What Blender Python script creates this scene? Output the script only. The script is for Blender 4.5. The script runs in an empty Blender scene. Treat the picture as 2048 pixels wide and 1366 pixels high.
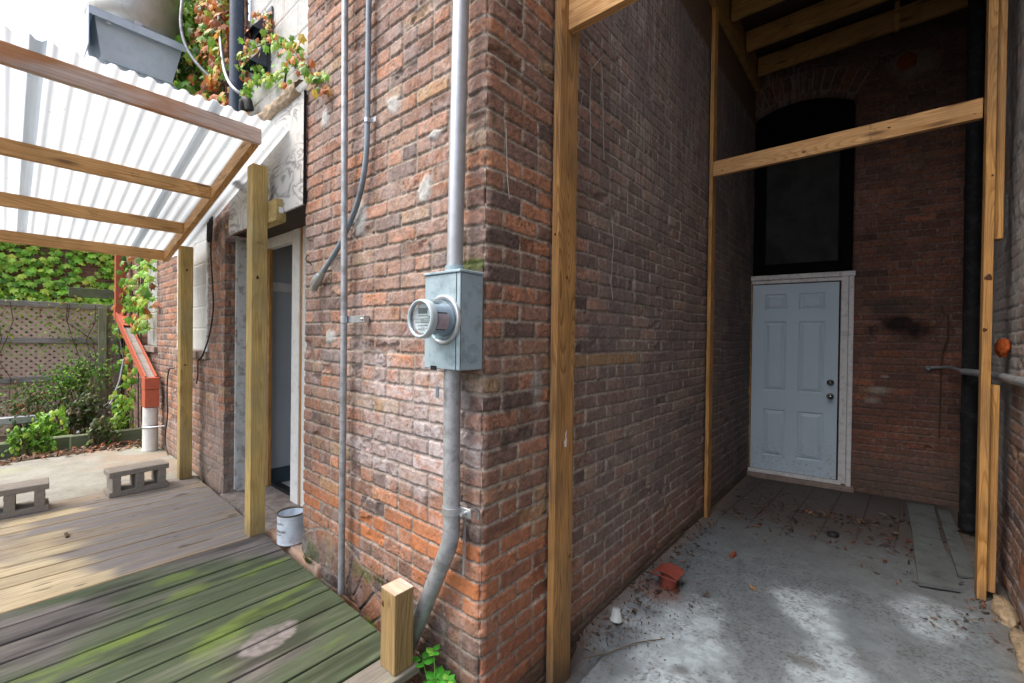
import bpy, math, random
import numpy as np
from mathutils import Vector, Matrix
random.seed(7)
PI = math.pi
SC = bpy.context.scene
COL = SC.collection

# ------------------------------------------------------------------ camera, sky, sun, exposure
cam_d = bpy.data.cameras.new('camera'); cam = bpy.data.objects.new('camera', cam_d); COL.objects.link(cam)
yaw, pitch, roll = -0.7080, -0.00774, 0.0129
Fw = Vector((math.sin(yaw)*math.cos(pitch), math.cos(yaw)*math.cos(pitch), math.sin(pitch)))
Rt = Vector((math.cos(yaw), -math.sin(yaw), 0)); Up = Rt.cross(Fw)
R2 = Rt*math.cos(roll)+Up*math.sin(roll); U2 = -Rt*math.sin(roll)+Up*math.cos(roll)
cam.matrix_world = Matrix(((R2.x, U2.x, -Fw.x, 1.117), (R2.y, U2.y, -Fw.y, -1.146), (R2.z, U2.z, -Fw.z, 1.45), (0, 0, 0, 1)))
cam_d.sensor_width = 36; cam_d.lens = 15.372; cam_d.clip_start = 0.02; cam_d.clip_end = 500
SC.camera = cam

world = bpy.data.worlds.new('World'); SC.world = world; world.use_nodes = True
wn = world.node_tree.nodes; wl = world.node_tree.links
sky = wn.new('ShaderNodeTexSky'); sky.sky_type = 'NISHITA'; sky.sun_disc = False
SUN_EL, SUN_AZ = math.radians(60), math.radians(214)     # azimuth clockwise from +Y: light from the open yard on the left
sky.sun_elevation = SUN_EL; sky.sun_rotation = SUN_AZ
sky.air_density = 1.0; sky.dust_density = 6.0; sky.ozone_density = 1.0
bg = wn['Background']; bg.inputs['Strength'].default_value = 0.15
hs = wn.new('ShaderNodeHueSaturation'); hs.inputs['Saturation'].default_value = .80; hs.inputs['Value'].default_value = 1.12
wl.new(sky.outputs['Color'], hs.inputs['Color']); wl.new(hs.outputs['Color'], bg.inputs['Color'])

sd = bpy.data.lights.new('sun', 'SUN'); sd.energy = 0.5; sd.angle = math.radians(60); sd.color = (1, 0.96, 0.9)
sun = bpy.data.objects.new('sun', sd); COL.objects.link(sun)
dirv = Vector((math.sin(SUN_AZ)*math.cos(SUN_EL), math.cos(SUN_AZ)*math.cos(SUN_EL), math.sin(SUN_EL)))
sun.rotation_euler = dirv.to_track_quat('Z', 'Y').to_euler()
sun.location = (-4, -3, 9)

SC.view_settings.view_transform = 'Standard'; SC.view_settings.look = 'None'
SC.view_settings.gamma = 1.0; SC.view_settings.exposure = 1.46
SC.render.engine = 'CYCLES'
SC.cycles.max_bounces = 8; SC.cycles.diffuse_bounces = 5; SC.cycles.transparent_max_bounces = 8
SC.cycles.use_denoising = True

# ------------------------------------------------------------------ numpy noise
def _tab(seed): return np.random.default_rng(seed).random((256, 256)).astype(np.float32)
_T = {}
def vn(x, y, seed=0):
    if seed not in _T: _T[seed] = _tab(seed)
    t = _T[seed]
    xf = np.floor(x); yf = np.floor(y); fx = (x-xf).astype(np.float32); fy = (y-yf).astype(np.float32)
    xi = xf.astype(np.int64) & 255; yi = yf.astype(np.int64) & 255; x1 = (xi+1) & 255; y1 = (yi+1) & 255
    fx = fx*fx*(3-2*fx); fy = fy*fy*(3-2*fy)
    a = t[yi, xi]; b = t[yi, x1]; c = t[y1, xi]; d = t[y1, x1]
    return (a*(1-fx)+b*fx)*(1-fy)+(c*(1-fx)+d*fx)*fy
def fb(x, y, seed=0, o=3):
    r = 0; a = 1.0; s = 0
    for i in range(o):
        r = r+a*vn(x*2**i+i*17.3, y*2**i+i*9.1, seed+i); s += a; a *= .5
    return r/s
def hsh(i, j, k=0):
    v = (i.astype(np.int64)*73856093) ^ (j.astype(np.int64)*19349663) ^ (int(k)*83492791+12345)
    v = (v ^ (v >> 13))*1274126177 & 0x7fffffff
    v = (v ^ (v >> 16))*668265263 & 0x7fffffff
    return (v & 0xffff)/65535.0
def ss(a, b, x):
    t = np.clip((x-a)/(b-a), 0, 1); return t*t*(3-2*t)
def mixc(a, b, m): return a*(1-m[..., None])+np.asarray(b)*m[..., None]

# ------------------------------------------------------------------ object helpers
def tag(o, label=None, cat=None, group=None, kind=None):
    if label: o['label'] = label
    if cat: o['category'] = cat
    if group: o['group'] = group
    if kind: o['kind'] = kind
    return o
def empty(name, loc=(0, 0, 0), label=None, cat=None, group=None):
    o = bpy.data.objects.new(name, None); COL.objects.link(o); o.location = loc; o.empty_display_size = .05
    return tag(o, label, cat, group)
def wloc(o):
    v = Vector((0, 0, 0))
    while o: v = v+o.location; o = o.parent
    return v
def smooth(pts, n=6):
    P = [Vector(p) for p in pts]; out = []
    for i in range(len(P)-1):
        a = P[max(i-1, 0)]; b = P[i]; c = P[i+1]; d = P[min(i+2, len(P)-1)]
        for k in range(n):
            t = k/n; out.append(.5*((2*b)+(c-a)*t+(2*a-5*b+4*c-d)*t*t+(3*b-a-3*c+d)*t**3))
    return out+[P[-1]]
class MB:
    """collects boxes, tubes, lathes ... in world coordinates and links them as one mesh"""
    def __init__(s): s.v = []; s.f = []; s.sm = []
    def add(s, vs, fs, smooth=False):
        b = len(s.v); s.v += [tuple(v) for v in vs]; s.f += [tuple(i+b for i in f) for f in fs]; s.sm += [smooth]*len(fs)
    def box(s, x0, x1, y0, y1, z0, z1, bev=0.0, M=None):
        if bev <= 0:
            vs = [(x, y, z) for z in (z0, z1) for y in (y0, y1) for x in (x0, x1)]
            fs = [(0, 2, 3, 1), (4, 5, 7, 6), (0, 1, 5, 4), (1, 3, 7, 5), (3, 2, 6, 7), (2, 0, 4, 6)]
        else:
            b = bev; vs = []; idx = {}
            X = (x0, x1); Y = (y0, y1); Z = (z0, z1)
            for k in (0, 1):
                for j in (0, 1):
                    for i in (0, 1):
                        sx = (1, -1)[i]; sy = (1, -1)[j]; sz = (1, -1)[k]
                        idx[i, j, k] = len(vs)
                        vs += [(X[i], Y[j]+sy*b, Z[k]+sz*b), (X[i]+sx*b, Y[j], Z[k]+sz*b), (X[i]+sx*b, Y[j]+sy*b, Z[k])]
            I = lambda i, j, k, a: idx[i, j, k]+a
            fs = []
            for i in (0, 1): fs.append((I(i, 0, 0, 0), I(i, 1, 0, 0), I(i, 1, 1, 0), I(i, 0, 1, 0)))
            for j in (0, 1): fs.append((I(0, j, 0, 1), I(1, j, 0, 1), I(1, j, 1, 1), I(0, j, 1, 1)))
            for k in (0, 1): fs.append((I(0, 0, k, 2), I(1, 0, k, 2), I(1, 1, k, 2), I(0, 1, k, 2)))
            for j in (0, 1):
                for k in (0, 1): fs.append((I(0, j, k, 1), I(1, j, k, 1), I(1, j, k, 2), I(0, j, k, 2)))
            for i in (0, 1):
                for k in (0, 1): fs.append((I(i, 0, k, 0), I(i, 1, k, 0), I(i, 1, k, 2), I(i, 0, k, 2)))
            for i in (0, 1):
                for j in (0, 1): fs.append((I(i, j, 0, 0), I(i, j, 1, 0), I(i, j, 1, 1), I(i, j, 0, 1)))
            for q in idx.values(): fs.append((q, q+1, q+2))
        if M is not None: vs = [tuple(M @ Vector(v)) for v in vs]
        s.add(vs, fs); return s
    def tube(s, pts, r, n=16, caps=True):
        pts = [Vector(p) for p in pts]; N = len(pts)
        rs = r if isinstance(r, (list, tuple)) else [r]*N
        ref = None; vs = []
        for i in range(N):
            t = (pts[min(i+1, N-1)]-pts[max(i-1, 0)]).normalized()
            if ref is None:
                ref = Vector((0, 0, 1)) if abs(t.z) < .9 else Vector((1, 0, 0))
            a = (ref-t*ref.dot(t)).normalized(); ref = a; b = t.cross(a)
            for k in range(n):
                th = 2*PI*k/n; vs.append(pts[i]+(a*math.cos(th)+b*math.sin(th))*rs[i])
        fs = [(i*n+k, i*n+(k+1) % n, (i+1)*n+(k+1) % n, (i+1)*n+k) for i in range(N-1) for k in range(n)]
        s.add(vs, fs, True)
        if caps: s.add(vs[:n], [tuple(range(n))[::-1]]); s.add(vs[-n:], [tuple(range(n))])
        return s
    def lathe(s, prof, c, axis='Z', n=32, smooth=True, M=None):
        vs = []
        for r, h in prof:
            for k in range(n):
                th = 2*PI*k/n; a, b = r*math.cos(th), r*math.sin(th)
                p = (a, b, h) if axis == 'Z' else ((a, h, b) if axis == 'Y' else (h, a, b))
                p = Vector(p)
                if M is not None: p = M @ p
                vs.append(p+Vector(c))
        m = len(prof)
        s.add(vs, [(i*n+k, i*n+(k+1) % n, (i+1)*n+(k+1) % n, (i+1)*n+k) for i in range(m-1) for k in range(n)], smooth)
        return s
    def prism(s, poly, d, f):
        """poly: 2-D outline; f(u, v, w) -> 3-D; w from 0 to d"""
        n = len(poly); vs = [f(u, v, 0) for u, v in poly]+[f(u, v, d) for u, v in poly]
        s.add(vs, [tuple(range(n))[::-1], tuple(range(n, 2*n))]+[(i, (i+1) % n, n+(i+1) % n, n+i) for i in range(n)]); return s
    def build(s, name, mat, parent=None, colors=None):
        me = bpy.data.meshes.new(name)
        off = wloc(parent) if parent else Vector((0, 0, 0))
        me.from_pydata([(v[0]-off.x, v[1]-off.y, v[2]-off.z) for v in s.v], [], s.f)
        me.polygons.foreach_set('use_smooth', s.sm)
        me.update()
        if colors is not None:
            ca = me.color_attributes.new('Col', 'FLOAT_COLOR', 'POINT')
            arr = np.ones((len(s.v), 4), np.float32); arr[:, :3] = colors; ca.data.foreach_set('color', arr.ravel())
        o = bpy.data.objects.new(name, me); COL.objects.link(o)
        if mat: me.materials.append(mat)
        if parent: o.parent = parent
        return o
def grid_mesh(name, P, C, mat, parent=None, keep=None, flip=False):
    ny, nx = P.shape[:2]
    off = np.array(wloc(parent) if parent else (0, 0, 0), np.float32)
    me = bpy.data.meshes.new(name)
    idx = np.arange(ny*nx).reshape(ny, nx)
    q = np.stack([idx[:-1, :-1], idx[:-1, 1:], idx[1:, 1:], idx[1:, :-1]], -1)
    if flip: q = q[..., ::-1]
    q = q.reshape(-1, 4)
    if keep is not None: q = q[keep[:-1, :-1].ravel()]
    me.vertices.add(ny*nx); me.vertices.foreach_set('co', (P.reshape(-1, 3)-off).astype(np.float32).ravel())
    nf = len(q); me.loops.add(nf*4); me.loops.foreach_set('vertex_index', q.astype(np.int32).ravel())
    me.polygons.add(nf); me.polygons.foreach_set('loop_start', np.arange(0, nf*4, 4, dtype=np.int32))
    me.polygons.foreach_set('use_smooth', np.ones(nf, bool))
    me.update(calc_edges=True)
    ca = me.color_attributes.new('Col', 'FLOAT_COLOR', 'POINT')
    arr = np.ones((ny*nx, 4), np.float32); arr[:, :3] = np.clip(C.reshape(-1, 3), 0, 1); ca.data.foreach_set('color', arr.ravel())
    me.materials.append(mat)
    o = bpy.data.objects.new(name, me); COL.objects.link(o)
    if parent: o.parent = parent
    return o

# ------------------------------------------------------------------ materials
class NT:
    def __init__(s, name):
        s.m = bpy.data.materials.new(name); s.m.use_nodes = True; s.t = s.m.node_tree; s.n = s.t.nodes
        s.b = s.n['Principled BSDF']; s.pos = None
    def new(s, t, **k):
        n = s.n.new(t)
        for a, b in k.items(): setattr(n, a, b)
        return n
    def lk(s, a, b): s.t.links.new(a, b)
    def setin(s, sock, v):
        if isinstance(v, bpy.types.NodeSocket): s.lk(v, sock)
        else: sock.default_value = v
    def P(s, scale=(1, 1, 1), rnd=False):
        g = s.new('ShaderNodeNewGeometry'); mp = s.new('ShaderNodeMapping'); s.lk(g.outputs['Position'], mp.inputs['Vector'])
        mp.inputs['Scale'].default_value = scale
        if rnd:
            oi = s.new('ShaderNodeObjectInfo'); cm = s.new('ShaderNodeMath', operation='MULTIPLY'); s.lk(oi.outputs['Random'], cm.inputs[0]); cm.inputs[1].default_value = 57.0
            ad = s.new('ShaderNodeVectorMath', operation='ADD'); s.lk(mp.outputs[0], ad.inputs[0]); s.lk(cm.outputs[0], ad.inputs[1]); return ad.outputs[0]
        return mp.outputs[0]
    def noise(s, vec, scale, detail=3, rough=.55, dist=0.0):
        n = s.new('ShaderNodeTexNoise'); s.lk(vec, n.inputs['Vector']); n.inputs['Scale'].default_value = scale
        n.inputs['Detail'].default_value = detail; n.inputs['Roughness'].default_value = rough; n.inputs['Distortion'].default_value = dist
        return n.outputs['Fac']
    def vor(s, vec, scale, feature='F1'):
        n = s.new('ShaderNodeTexVoronoi', feature=feature); s.lk(vec, n.inputs['Vector']); n.inputs['Scale'].default_value = scale
        return n.outputs['Distance']
    def ramp(s, fac, stops):
        r = s.new('ShaderNodeValToRGB'); s.lk(fac, r.inputs[0]); e = r.color_ramp.elements
        while len(e) > 1: e.remove(e[-1])
        e[0].position = stops[0][0]; c = stops[0][1]; e[0].color = (c, c, c, 1) if not isinstance(c, tuple) else (*c, 1)
        for p, c in stops[1:]:
            x = e.new(p); x.color = (c, c, c, 1) if not isinstance(c, tuple) else (*c, 1)
        return r.outputs[0]
    def mix(s, f, a, b, mode='MIX'):
        m = s.new('ShaderNodeMix', data_type='RGBA', blend_type=mode)
        s.setin(m.inputs[0], f)
        for k, v in ((6, a), (7, b)):
            if isinstance(v, tuple): m.inputs[k].default_value = (*v, 1) if len(v) == 3 else v
            else: s.lk(v, m.inputs[k])
        return m.outputs[2]
    def math(s, op, a, b=None):
        m = s.new('ShaderNodeMath', operation=op); s.setin(m.inputs[0], a)
        if b is not None: s.setin(m.inputs[1], b)
        return m.outputs[0]
    def bump(s, h, strength=.3, dist=.01):
        b = s.new('ShaderNodeBump'); b.inputs['Strength'].default_value = strength; b.inputs['Distance'].default_value = dist
        s.lk(h, b.inputs['Height']); s.lk(b.outputs[0], s.b.inputs['Normal']); return b
    def out(s, col, rough=.7, metal=0.0, spec=.3):
        s.setin(s.b.inputs['Base Color'], (*col, 1) if isinstance(col, tuple) else col)
        s.setin(s.b.inputs['Roughness'], rough); s.b.inputs['Metallic'].default_value = metal
        s.b.inputs['Specular IOR Level'].default_value = spec
        return s.m

def m_attr(name, rough=.9, bs=.35, nscale=260, var=.22, bd=.004):
    t = NT(name); a = t.new('ShaderNodeAttribute', attribute_name='Col'); p = t.P()
    n1 = t.noise(p, nscale, 4, .7); n2 = t.noise(p, nscale*.2, 4, .65)
    f = t.ramp(n1, [(.2, 1-var*1.6), (.5, 1.0), (.85, 1+var)])
    g = t.ramp(n2, [(.2, 1-var*1.2), (.5, 1.0), (.8, 1+var)])
    c = t.mix(1.0, a.outputs['Color'], f, 'MULTIPLY'); c = t.mix(1.0, c, g, 'MULTIPLY')
    h = t.math('ADD', n1, t.math('MULTIPLY', n2, 1.5)); t.bump(h, bs, bd)
    return t.out(c, rough, 0, .25)
def m_plain(name, col, rough=.6, metal=0.0, var=.25, scale=40, bs=.1, spec=.4, dirt=None, dscale=6, damt=.5):
    t = NT(name); p = t.P((1, 1, 1), True)
    n = t.noise(p, scale, 4, .65)
    lo = tuple(x*(1-var) for x in col); hi = tuple(min(1, x*(1+var*.8)) for x in col)
    c = t.ramp(n, [(.25, lo), (.5, col), (.78, hi)])
    if dirt:
        d = t.noise(p, dscale, 6, .7); c = t.mix(t.ramp(d, [(.5, 0.0), (.68, damt)]), c, dirt)
    t.bump(n, bs, .003)
    return t.out(c, rough, metal, spec)
def m_wood(name, light, mid, dark, axis=0, ringk=9, knots=.8, rough=.65, stain=None, samt=.5, sscale=2.5, foot=None, var=.15):
    """flat sawn timber: contour lines of a noise stretched along the grain, knots and stains"""
    t = NT(name)
    sc = [7.0, 7.0, 7.0]; sc[axis] = .55; p = t.P(tuple(sc), True)
    base = t.noise(p, 1.3, 1.2, .4, .15)
    r = t.math('FRACT', t.math('MULTIPLY', base, float(ringk)*2.6))
    g = t.ramp(r, [(0.0, .0), (.5, .15), (.86, 1.0), (1.0, .0)])
    sf = [170.0, 170.0, 170.0]; sf[axis] = 3; fine = t.noise(t.P(tuple(sf), True), 1, 3, .7)
    c = t.mix(g, light, mid)
    c = t.mix(t.ramp(fine, [(.34, .6), (.56, 0.0)]), c, dark)
    big = t.noise(t.P((1, 1, 1), True), 5, 3)
    c = t.mix(1.0, c, t.ramp(big, [(.2, 1-var*2), (.5, 1.0), (.8, 1+var)]), 'MULTIPLY')
    if knots > 0:
        sk = [16.0, 16.0, 16.0]; sk[axis] = 3.4; v = t.vor(t.P(tuple(sk), True), 1)
        c = t.mix(t.ramp(v, [(.10, knots), (.19, knots*.5), (.30, 0.0)]), c, tuple(x*.35 for x in dark))
    if stain:
        ssc = [2.5, 2.5, 2.5]; ssc[axis] = .8; sn = t.noise(t.P(tuple(ssc), True), sscale, 5, .65)
        c = t.mix(t.ramp(sn, [(.46, 0.0), (.6, samt)]), c, stain)
    if foot is not None:
        sp3 = t.new('ShaderNodeSeparateXYZ'); g3 = t.new('ShaderNodeNewGeometry'); t.lk(g3.outputs['Position'], sp3.inputs[0])
        hz = t.math('ADD', sp3.outputs[2], t.math('MULTIPLY', big, .25))
        c = t.mix(t.ramp(t.math('SUBTRACT', hz, foot), [(.02, .75), (.28, 0.0)]), c, (.13, .10, .075))
    t.bump(t.math('ADD', t.math('MULTIPLY', g, .4), fine), .3, .002)
    return t.out(c, rough, 0, .3)

M_BRICK = m_attr('old brick', .93, .5, 200, .26, .004)
M_FLOOR = m_attr('worn concrete', .9, .35, 180, .16, .003)
def m_deck():
    t = NT('deck boards'); a = t.new('ShaderNodeAttribute', attribute_name='Col')
    g1 = t.noise(t.P((330, 9, 330)), 1, 4, .75); g2 = t.noise(t.P((70, 3.0, 70)), 1, 4, .7)
    c = t.mix(1.0, a.outputs['Color'], t.ramp(g1, [(.25, .55), (.5, 1.0), (.8, 1.35)]), 'MULTIPLY')
    c = t.mix(1.0, c, t.ramp(g2, [(.25, .72), (.5, 1.0), (.75, 1.22)]), 'MULTIPLY')
    t.bump(t.math('ADD', g1, g2), .35, .002); return t.out(c, .78, 0, .25)
M_DECK = m_deck()
M_LEAF = None
def m_leaf(name, trans=.35, rough=.45):
    t = NT(name); a = t.new('ShaderNodeAttribute', attribute_name='Col'); n = t.noise(t.P(), 60, 3)
    c = t.mix(1.0, a.outputs['Color'], t.ramp(n, [(.25, .75), (.7, 1.15)]), 'MULTIPLY')
    t.out(c, rough, 0, .4)
    tr = t.new('ShaderNodeBsdfTranslucent'); t.lk(c, tr.inputs['Color'])
    mx = t.new('ShaderNodeMixShader'); mx.inputs[0].default_value = trans
    t.lk(t.b.outputs[0], mx.inputs[1]); t.lk(tr.outputs[0], mx.inputs[2])
    t.lk(mx.outputs[0], t.n['Material Output'].inputs['Surface']); return t.m
M_LEAF = m_leaf('leaves')
YL, YM, YD = (.60, .36, .155), (.44, .225, .075), (.26, .115, .035)
M_WX = m_wood('yellow pine along x', YL, YM, YD, 0)
M_WY = m_wood('yellow pine along y', YL, YM, YD, 1)
M_WZ = m_wood('yellow pine post', (.55, .30, .095), (.34, .155, .038), (.20, .085, .025), 2, 10, .3, stain=(.20, .12, .06), samt=.45, sscale=2.0, foot=0.0)
M_TZ = m_wood('treated pine post', (.55, .40, .15), (.42, .28, .085), (.25, .16, .06), 2, 9, .3, stain=(.30, .26, .13), samt=.5, foot=.17)
M_TX = m_wood('treated pine stub', (.50, .38, .16), (.38, .28, .10), (.22, .15, .06), 0, 9, .3)
M_FRONT = m_wood('weather bleached rail', (.60, .50, .46), (.50, .38, .31), (.34, .22, .16), 1, 8, .6, stain=(.46, .20, .07), samt=.85, sscale=1.5)
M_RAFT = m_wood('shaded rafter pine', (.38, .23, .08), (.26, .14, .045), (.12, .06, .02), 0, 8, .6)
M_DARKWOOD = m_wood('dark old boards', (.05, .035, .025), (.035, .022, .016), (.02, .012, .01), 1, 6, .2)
M_GREYWOOD = m_wood('grey weathered wood', (.32, .31, .30), (.24, .23, .22), (.12, .11, .10), 1, 7, .5, stain=(.16, .2, .1), samt=.3)
M_MOSSWOOD = m_wood('mossy grey wood', (.15, .16, .11), (.10, .11, .08), (.05, .05, .04), 1, 7, .3, stain=(.12, .17, .07), samt=.6)
M_GREYWOODZ = m_wood('grey green post wood', (.30, .30, .19), (.22, .23, .14), (.11, .11, .08), 2, 7, .5)
M_LATT = m_plain('tan lattice paint', (.54, .42, .34), .8, 0, .25, 30, .1, .2, (.12, .12, .07), 4, .5)
M_GALV = m_plain('galvanised steel', (.50, .53, .56), .42, .85, .22, 30, .08, .5, (.30, .31, .32), 9, .6)
M_GALVD = m_plain('duct galvanised sheet', (.47, .56, .64), .45, .25, .18, 10, .06, .5, (.36, .38, .42), 5, .6)
M_SPUN = m_plain('spun aluminium', (.50, .49, .46), .45, .6, .25, 8, .04, .5, (.30, .28, .23), 4, .7)
M_CONDUIT = m_plain('weathered conduit', (.36, .385, .41), .5, .55, .3, 22, .12, .5, (.15, .15, .14), 14, .75)
M_GREYPVC = m_plain('grey conduit', (.12, .14, .17), .55, 0, .2, 60, .05, .4)
M_BOX = m_plain('grey enamel meter can', (.30, .40, .45), .45, .1, .1, 12, .03, .45, (.10, .14, .16), 14, .55)
M_RING = m_plain('bright steel ring', (.48, .51, .54), .35, .6, .1, 30, .03, .5)
M_BLACK = m_plain('black rubber', (.012, .012, .014), .6, 0, .3, 60, .1, .4)
M_IRON = m_plain('sooty cast iron', (.010, .010, .012), .75, .0, .5, 90, .4, .2, (.04, .045, .05), 14, .6)
M_BLUEBLK = m_plain('tarred blue black pipe', (.03, .05, .085), .55, 0, .5, 160, .5, .4, (.06, .09, .13), 20, .7)
M_WHITE = m_plain('white paint', (.72, .73, .72), .5, 0, .06, 20, .05, .35, (.35, .30, .24), 16, .35)
M_DOOR = m_plain('white steel door', (.62, .66, .68), .4, 0, .04, 3, .01, .4, (.40, .42, .42), 7, .3)
M_CASING = m_plain('scuffed white casing', (.66, .66, .66), .55, 0, .08, 20, .05, .3, (.30, .24, .2), 18, .55)
M_FLAKE = m_plain('flaking white paint', (.55, .57, .56), .7, 0, .12, 30, .3, .2, (.20, .16, .13), 11, .9)
M_RUST = m_plain('orange painted downspout', (.42, .105, .06), .45, 0, .12, 20, .03, .4)
M_PVC = m_plain('white plastic pipe', (.66, .67, .66), .4, 0, .05, 10, .02, .4, (.42, .42, .38), 8, .4)
M_BLOCK = m_plain('concrete block', (.25, .225, .195), .95, 0, .4, 220, .7, .1, (.2, .18, .15), 14, .5)
M_REDCAP = m_plain('red oxide steel', (.22, .05, .035), .55, 0, .15, 60, .06, .4, (.3, .12, .09), 12, .3)
M_CUP = m_plain('white plastic cup', (.38, .42, .42), .4, 0, .06, 20, .02, .4)
M_STONE = m_plain('slate board', (.105, .12, .12), .75, 0, .25, 10, .12, .3, (.05, .05, .045), 7, .7)
M_INFILL = m_plain('painted block infill', (.50, .51, .49), .85, 0, .10, 9, .2, .2, (.34, .34, .31), 5, .6)
M_INTW = m_plain('grey interior paint', (.42, .46, .50), .6, 0, .05, 4, .01, .3)
M_BASEB = m_plain('blue grey baseboard', (.045, .07, .09), .4, 0, .1, 10, .01, .4)
M_TILE = m_plain('marble tile', (.5, .5, .48), .3, 0, .15, 8, .01, .5, (.15, .15, .15), 6, .5)
M_SILL = m_plain('stone door sill', (.26, .20, .17), .85, 0, .3, 35, .4, .2, (.13, .12, .10), 7, .7)
M_SILLP = m_plain('pink sandstone', (.42, .27, .19), .9, 0, .2, 50, .3, .2, (.22, .16, .12), 9, .4)
M_LEDGE = m_plain('mortar ledge', (.40, .33, .25), .95, 0, .3, 60, .9, .1, (.2, .17, .14), 12, .5)
M_GLASSBLK = m_plain('soot black window', (.006, .006, .007), .8, 0, .5, 6, .02, .03, (.014, .013, .013), 5, .6)
M_BLKFRAME = m_plain('charred frame', (.004, .004, .0045), .8, 0, .5, 30, .2, .05)
M_CAN = m_plain('dull white tin', (.62, .70, .78), .45, .1, .1, 25, .03, .5, (.25, .17, .11), 22, .4)
M_RIM = m_plain('brown tin rim', (.10, .09, .06), .45, .5, .3, 50, .05, .5)
M_FOAM = m_plain('spray foam', (.30, .23, .15), .95, 0, .4, 40, .8, .1, (.12, .10, .08), 25, .8)
M_TERRA = m_plain('orange foam plug', (.34, .075, .015), .7, 0, .35, 40, .6, .2)
M_TERRAD = m_plain('rusty round plug', (.15, .04, .015), .8, 0, .5, 70, .7, .2)
M_SOIL = m_plain('dark soil', (.07, .05, .038), .95, 0, .45, 60, .9, .1, (.14, .09, .06), 12, .5)
M_KNOB = m_plain('satin nickel', (.45, .44, .42), .25, 1, .05, 30, .0, .5)
M_TWIG = m_plain('pale twigs', (.32, .29, .26), .9, 0, .2, 30, .1, .1)
M_TWIGD = m_plain('brown stems', (.10, .07, .045), .9, 0, .2, 30, .1, .1)
M_INK = m_plain('black ink', (.03, .03, .035), .7, 0, .1, 30, 0, .2)
M_STAMP = m_plain('faded lumber stamp', (.20, .12, .05), .8, 0, .4, 200, 0, .2)
M_LABEL = m_plain('meter face plate', (.52, .55, .57), .5, 0, .04, 10, 0, .3)
M_LCD = m_plain('meter display', (.09, .12, .12), .3, 0, .05, 10, 0, .5)
M_PINKLAB = m_plain('pink warning label', (.48, .34, .38), .6, 0, .15, 90, 0, .3)
M_HOOD = m_plain('dark vent hood', (.045, .06, .085), .4, .1, .2, 30, .03, .5)
M_SHOVEL = m_plain('worn shovel steel', (.34, .35, .36), .45, .7, .25, 30, .1, .5)

def m_ply():
    t = NT('weathered painted plywood')
    p = t.P((1.1, 1, 2.2)); b = t.noise(p, 1.9, 3, .5, 1.1)
    r = t.math('FRACT', t.math('MULTIPLY', b, 9.0))
    g = t.ramp(r, [(0, .0), (.45, .06), (.8, .85), (1.0, .0)])
    m = t.ramp(t.noise(t.P(), 3.2, 4), [(.38, .15), (.52, 1.0)])
    c = t.mix(t.math('MULTIPLY', g, m), (.52, .52, .50), (.17, .165, .17))
    c = t.mix(t.ramp(t.noise(t.P((1, 1, 1)), 9, 5, .7), [(.55, 0.0), (.72, .5)]), c, (.33, .31, .29))
    t.bump(r, .15, .002); return t.out(c, .8, 0, .2)
M_PLY = m_ply()
def m_roof():
    t = NT('translucent corrugated plastic')
    p = t.P((.8, 1, 1)); n = t.noise(t.P((.5, 9, 1)), 1.4, 4, .6)
    c = t.ramp(n, [(.25, (.50, .57, .63)), (.6, (.68, .73, .77))])
    sp = t.noise(t.P(), 42, 3, .5); c = t.mix(t.ramp(sp, [(.70, 0.0), (.74, .7)]), c, (.2, .21, .22))
    t.out(c, .35, 0, .4)
    tr = t.new('ShaderNodeBsdfTranslucent'); t.lk(c, tr.inputs['Color'])
    mx = t.new('ShaderNodeMixShader'); mx.inputs[0].default_value = .5
    t.lk(t.b.outputs[0], mx.inputs[1]); t.lk(tr.outputs[0], mx.inputs[2])
    t.lk(mx.outputs[0], t.n['Material Output'].inputs['Surface']); return t.m
M_ROOF = m_roof()
def m_glass():
    t = NT('clear meter cover')
    g = t.new('ShaderNodeBsdfTransparent'); g.inputs['Color'].default_value = (.86, .92, .94, 1)
    gl_ = t.new('ShaderNodeBsdfGlossy'); gl_.inputs['Roughness'].default_value = .12
    lw = t.new('ShaderNodeLayerWeight'); lw.inputs['Blend'].default_value = .25
    mx = t.new('ShaderNodeMixShader'); t.lk(t.math('MULTIPLY', lw.outputs['Facing'], .55), mx.inputs[0])
    t.lk(g.outputs[0], mx.inputs[1]); t.lk(gl_.outputs[0], mx.inputs[2])
    t.lk(mx.outputs[0], t.n['Material Output'].inputs['Surface']); return t.m
M_CLEAR = m_glass()

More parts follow.
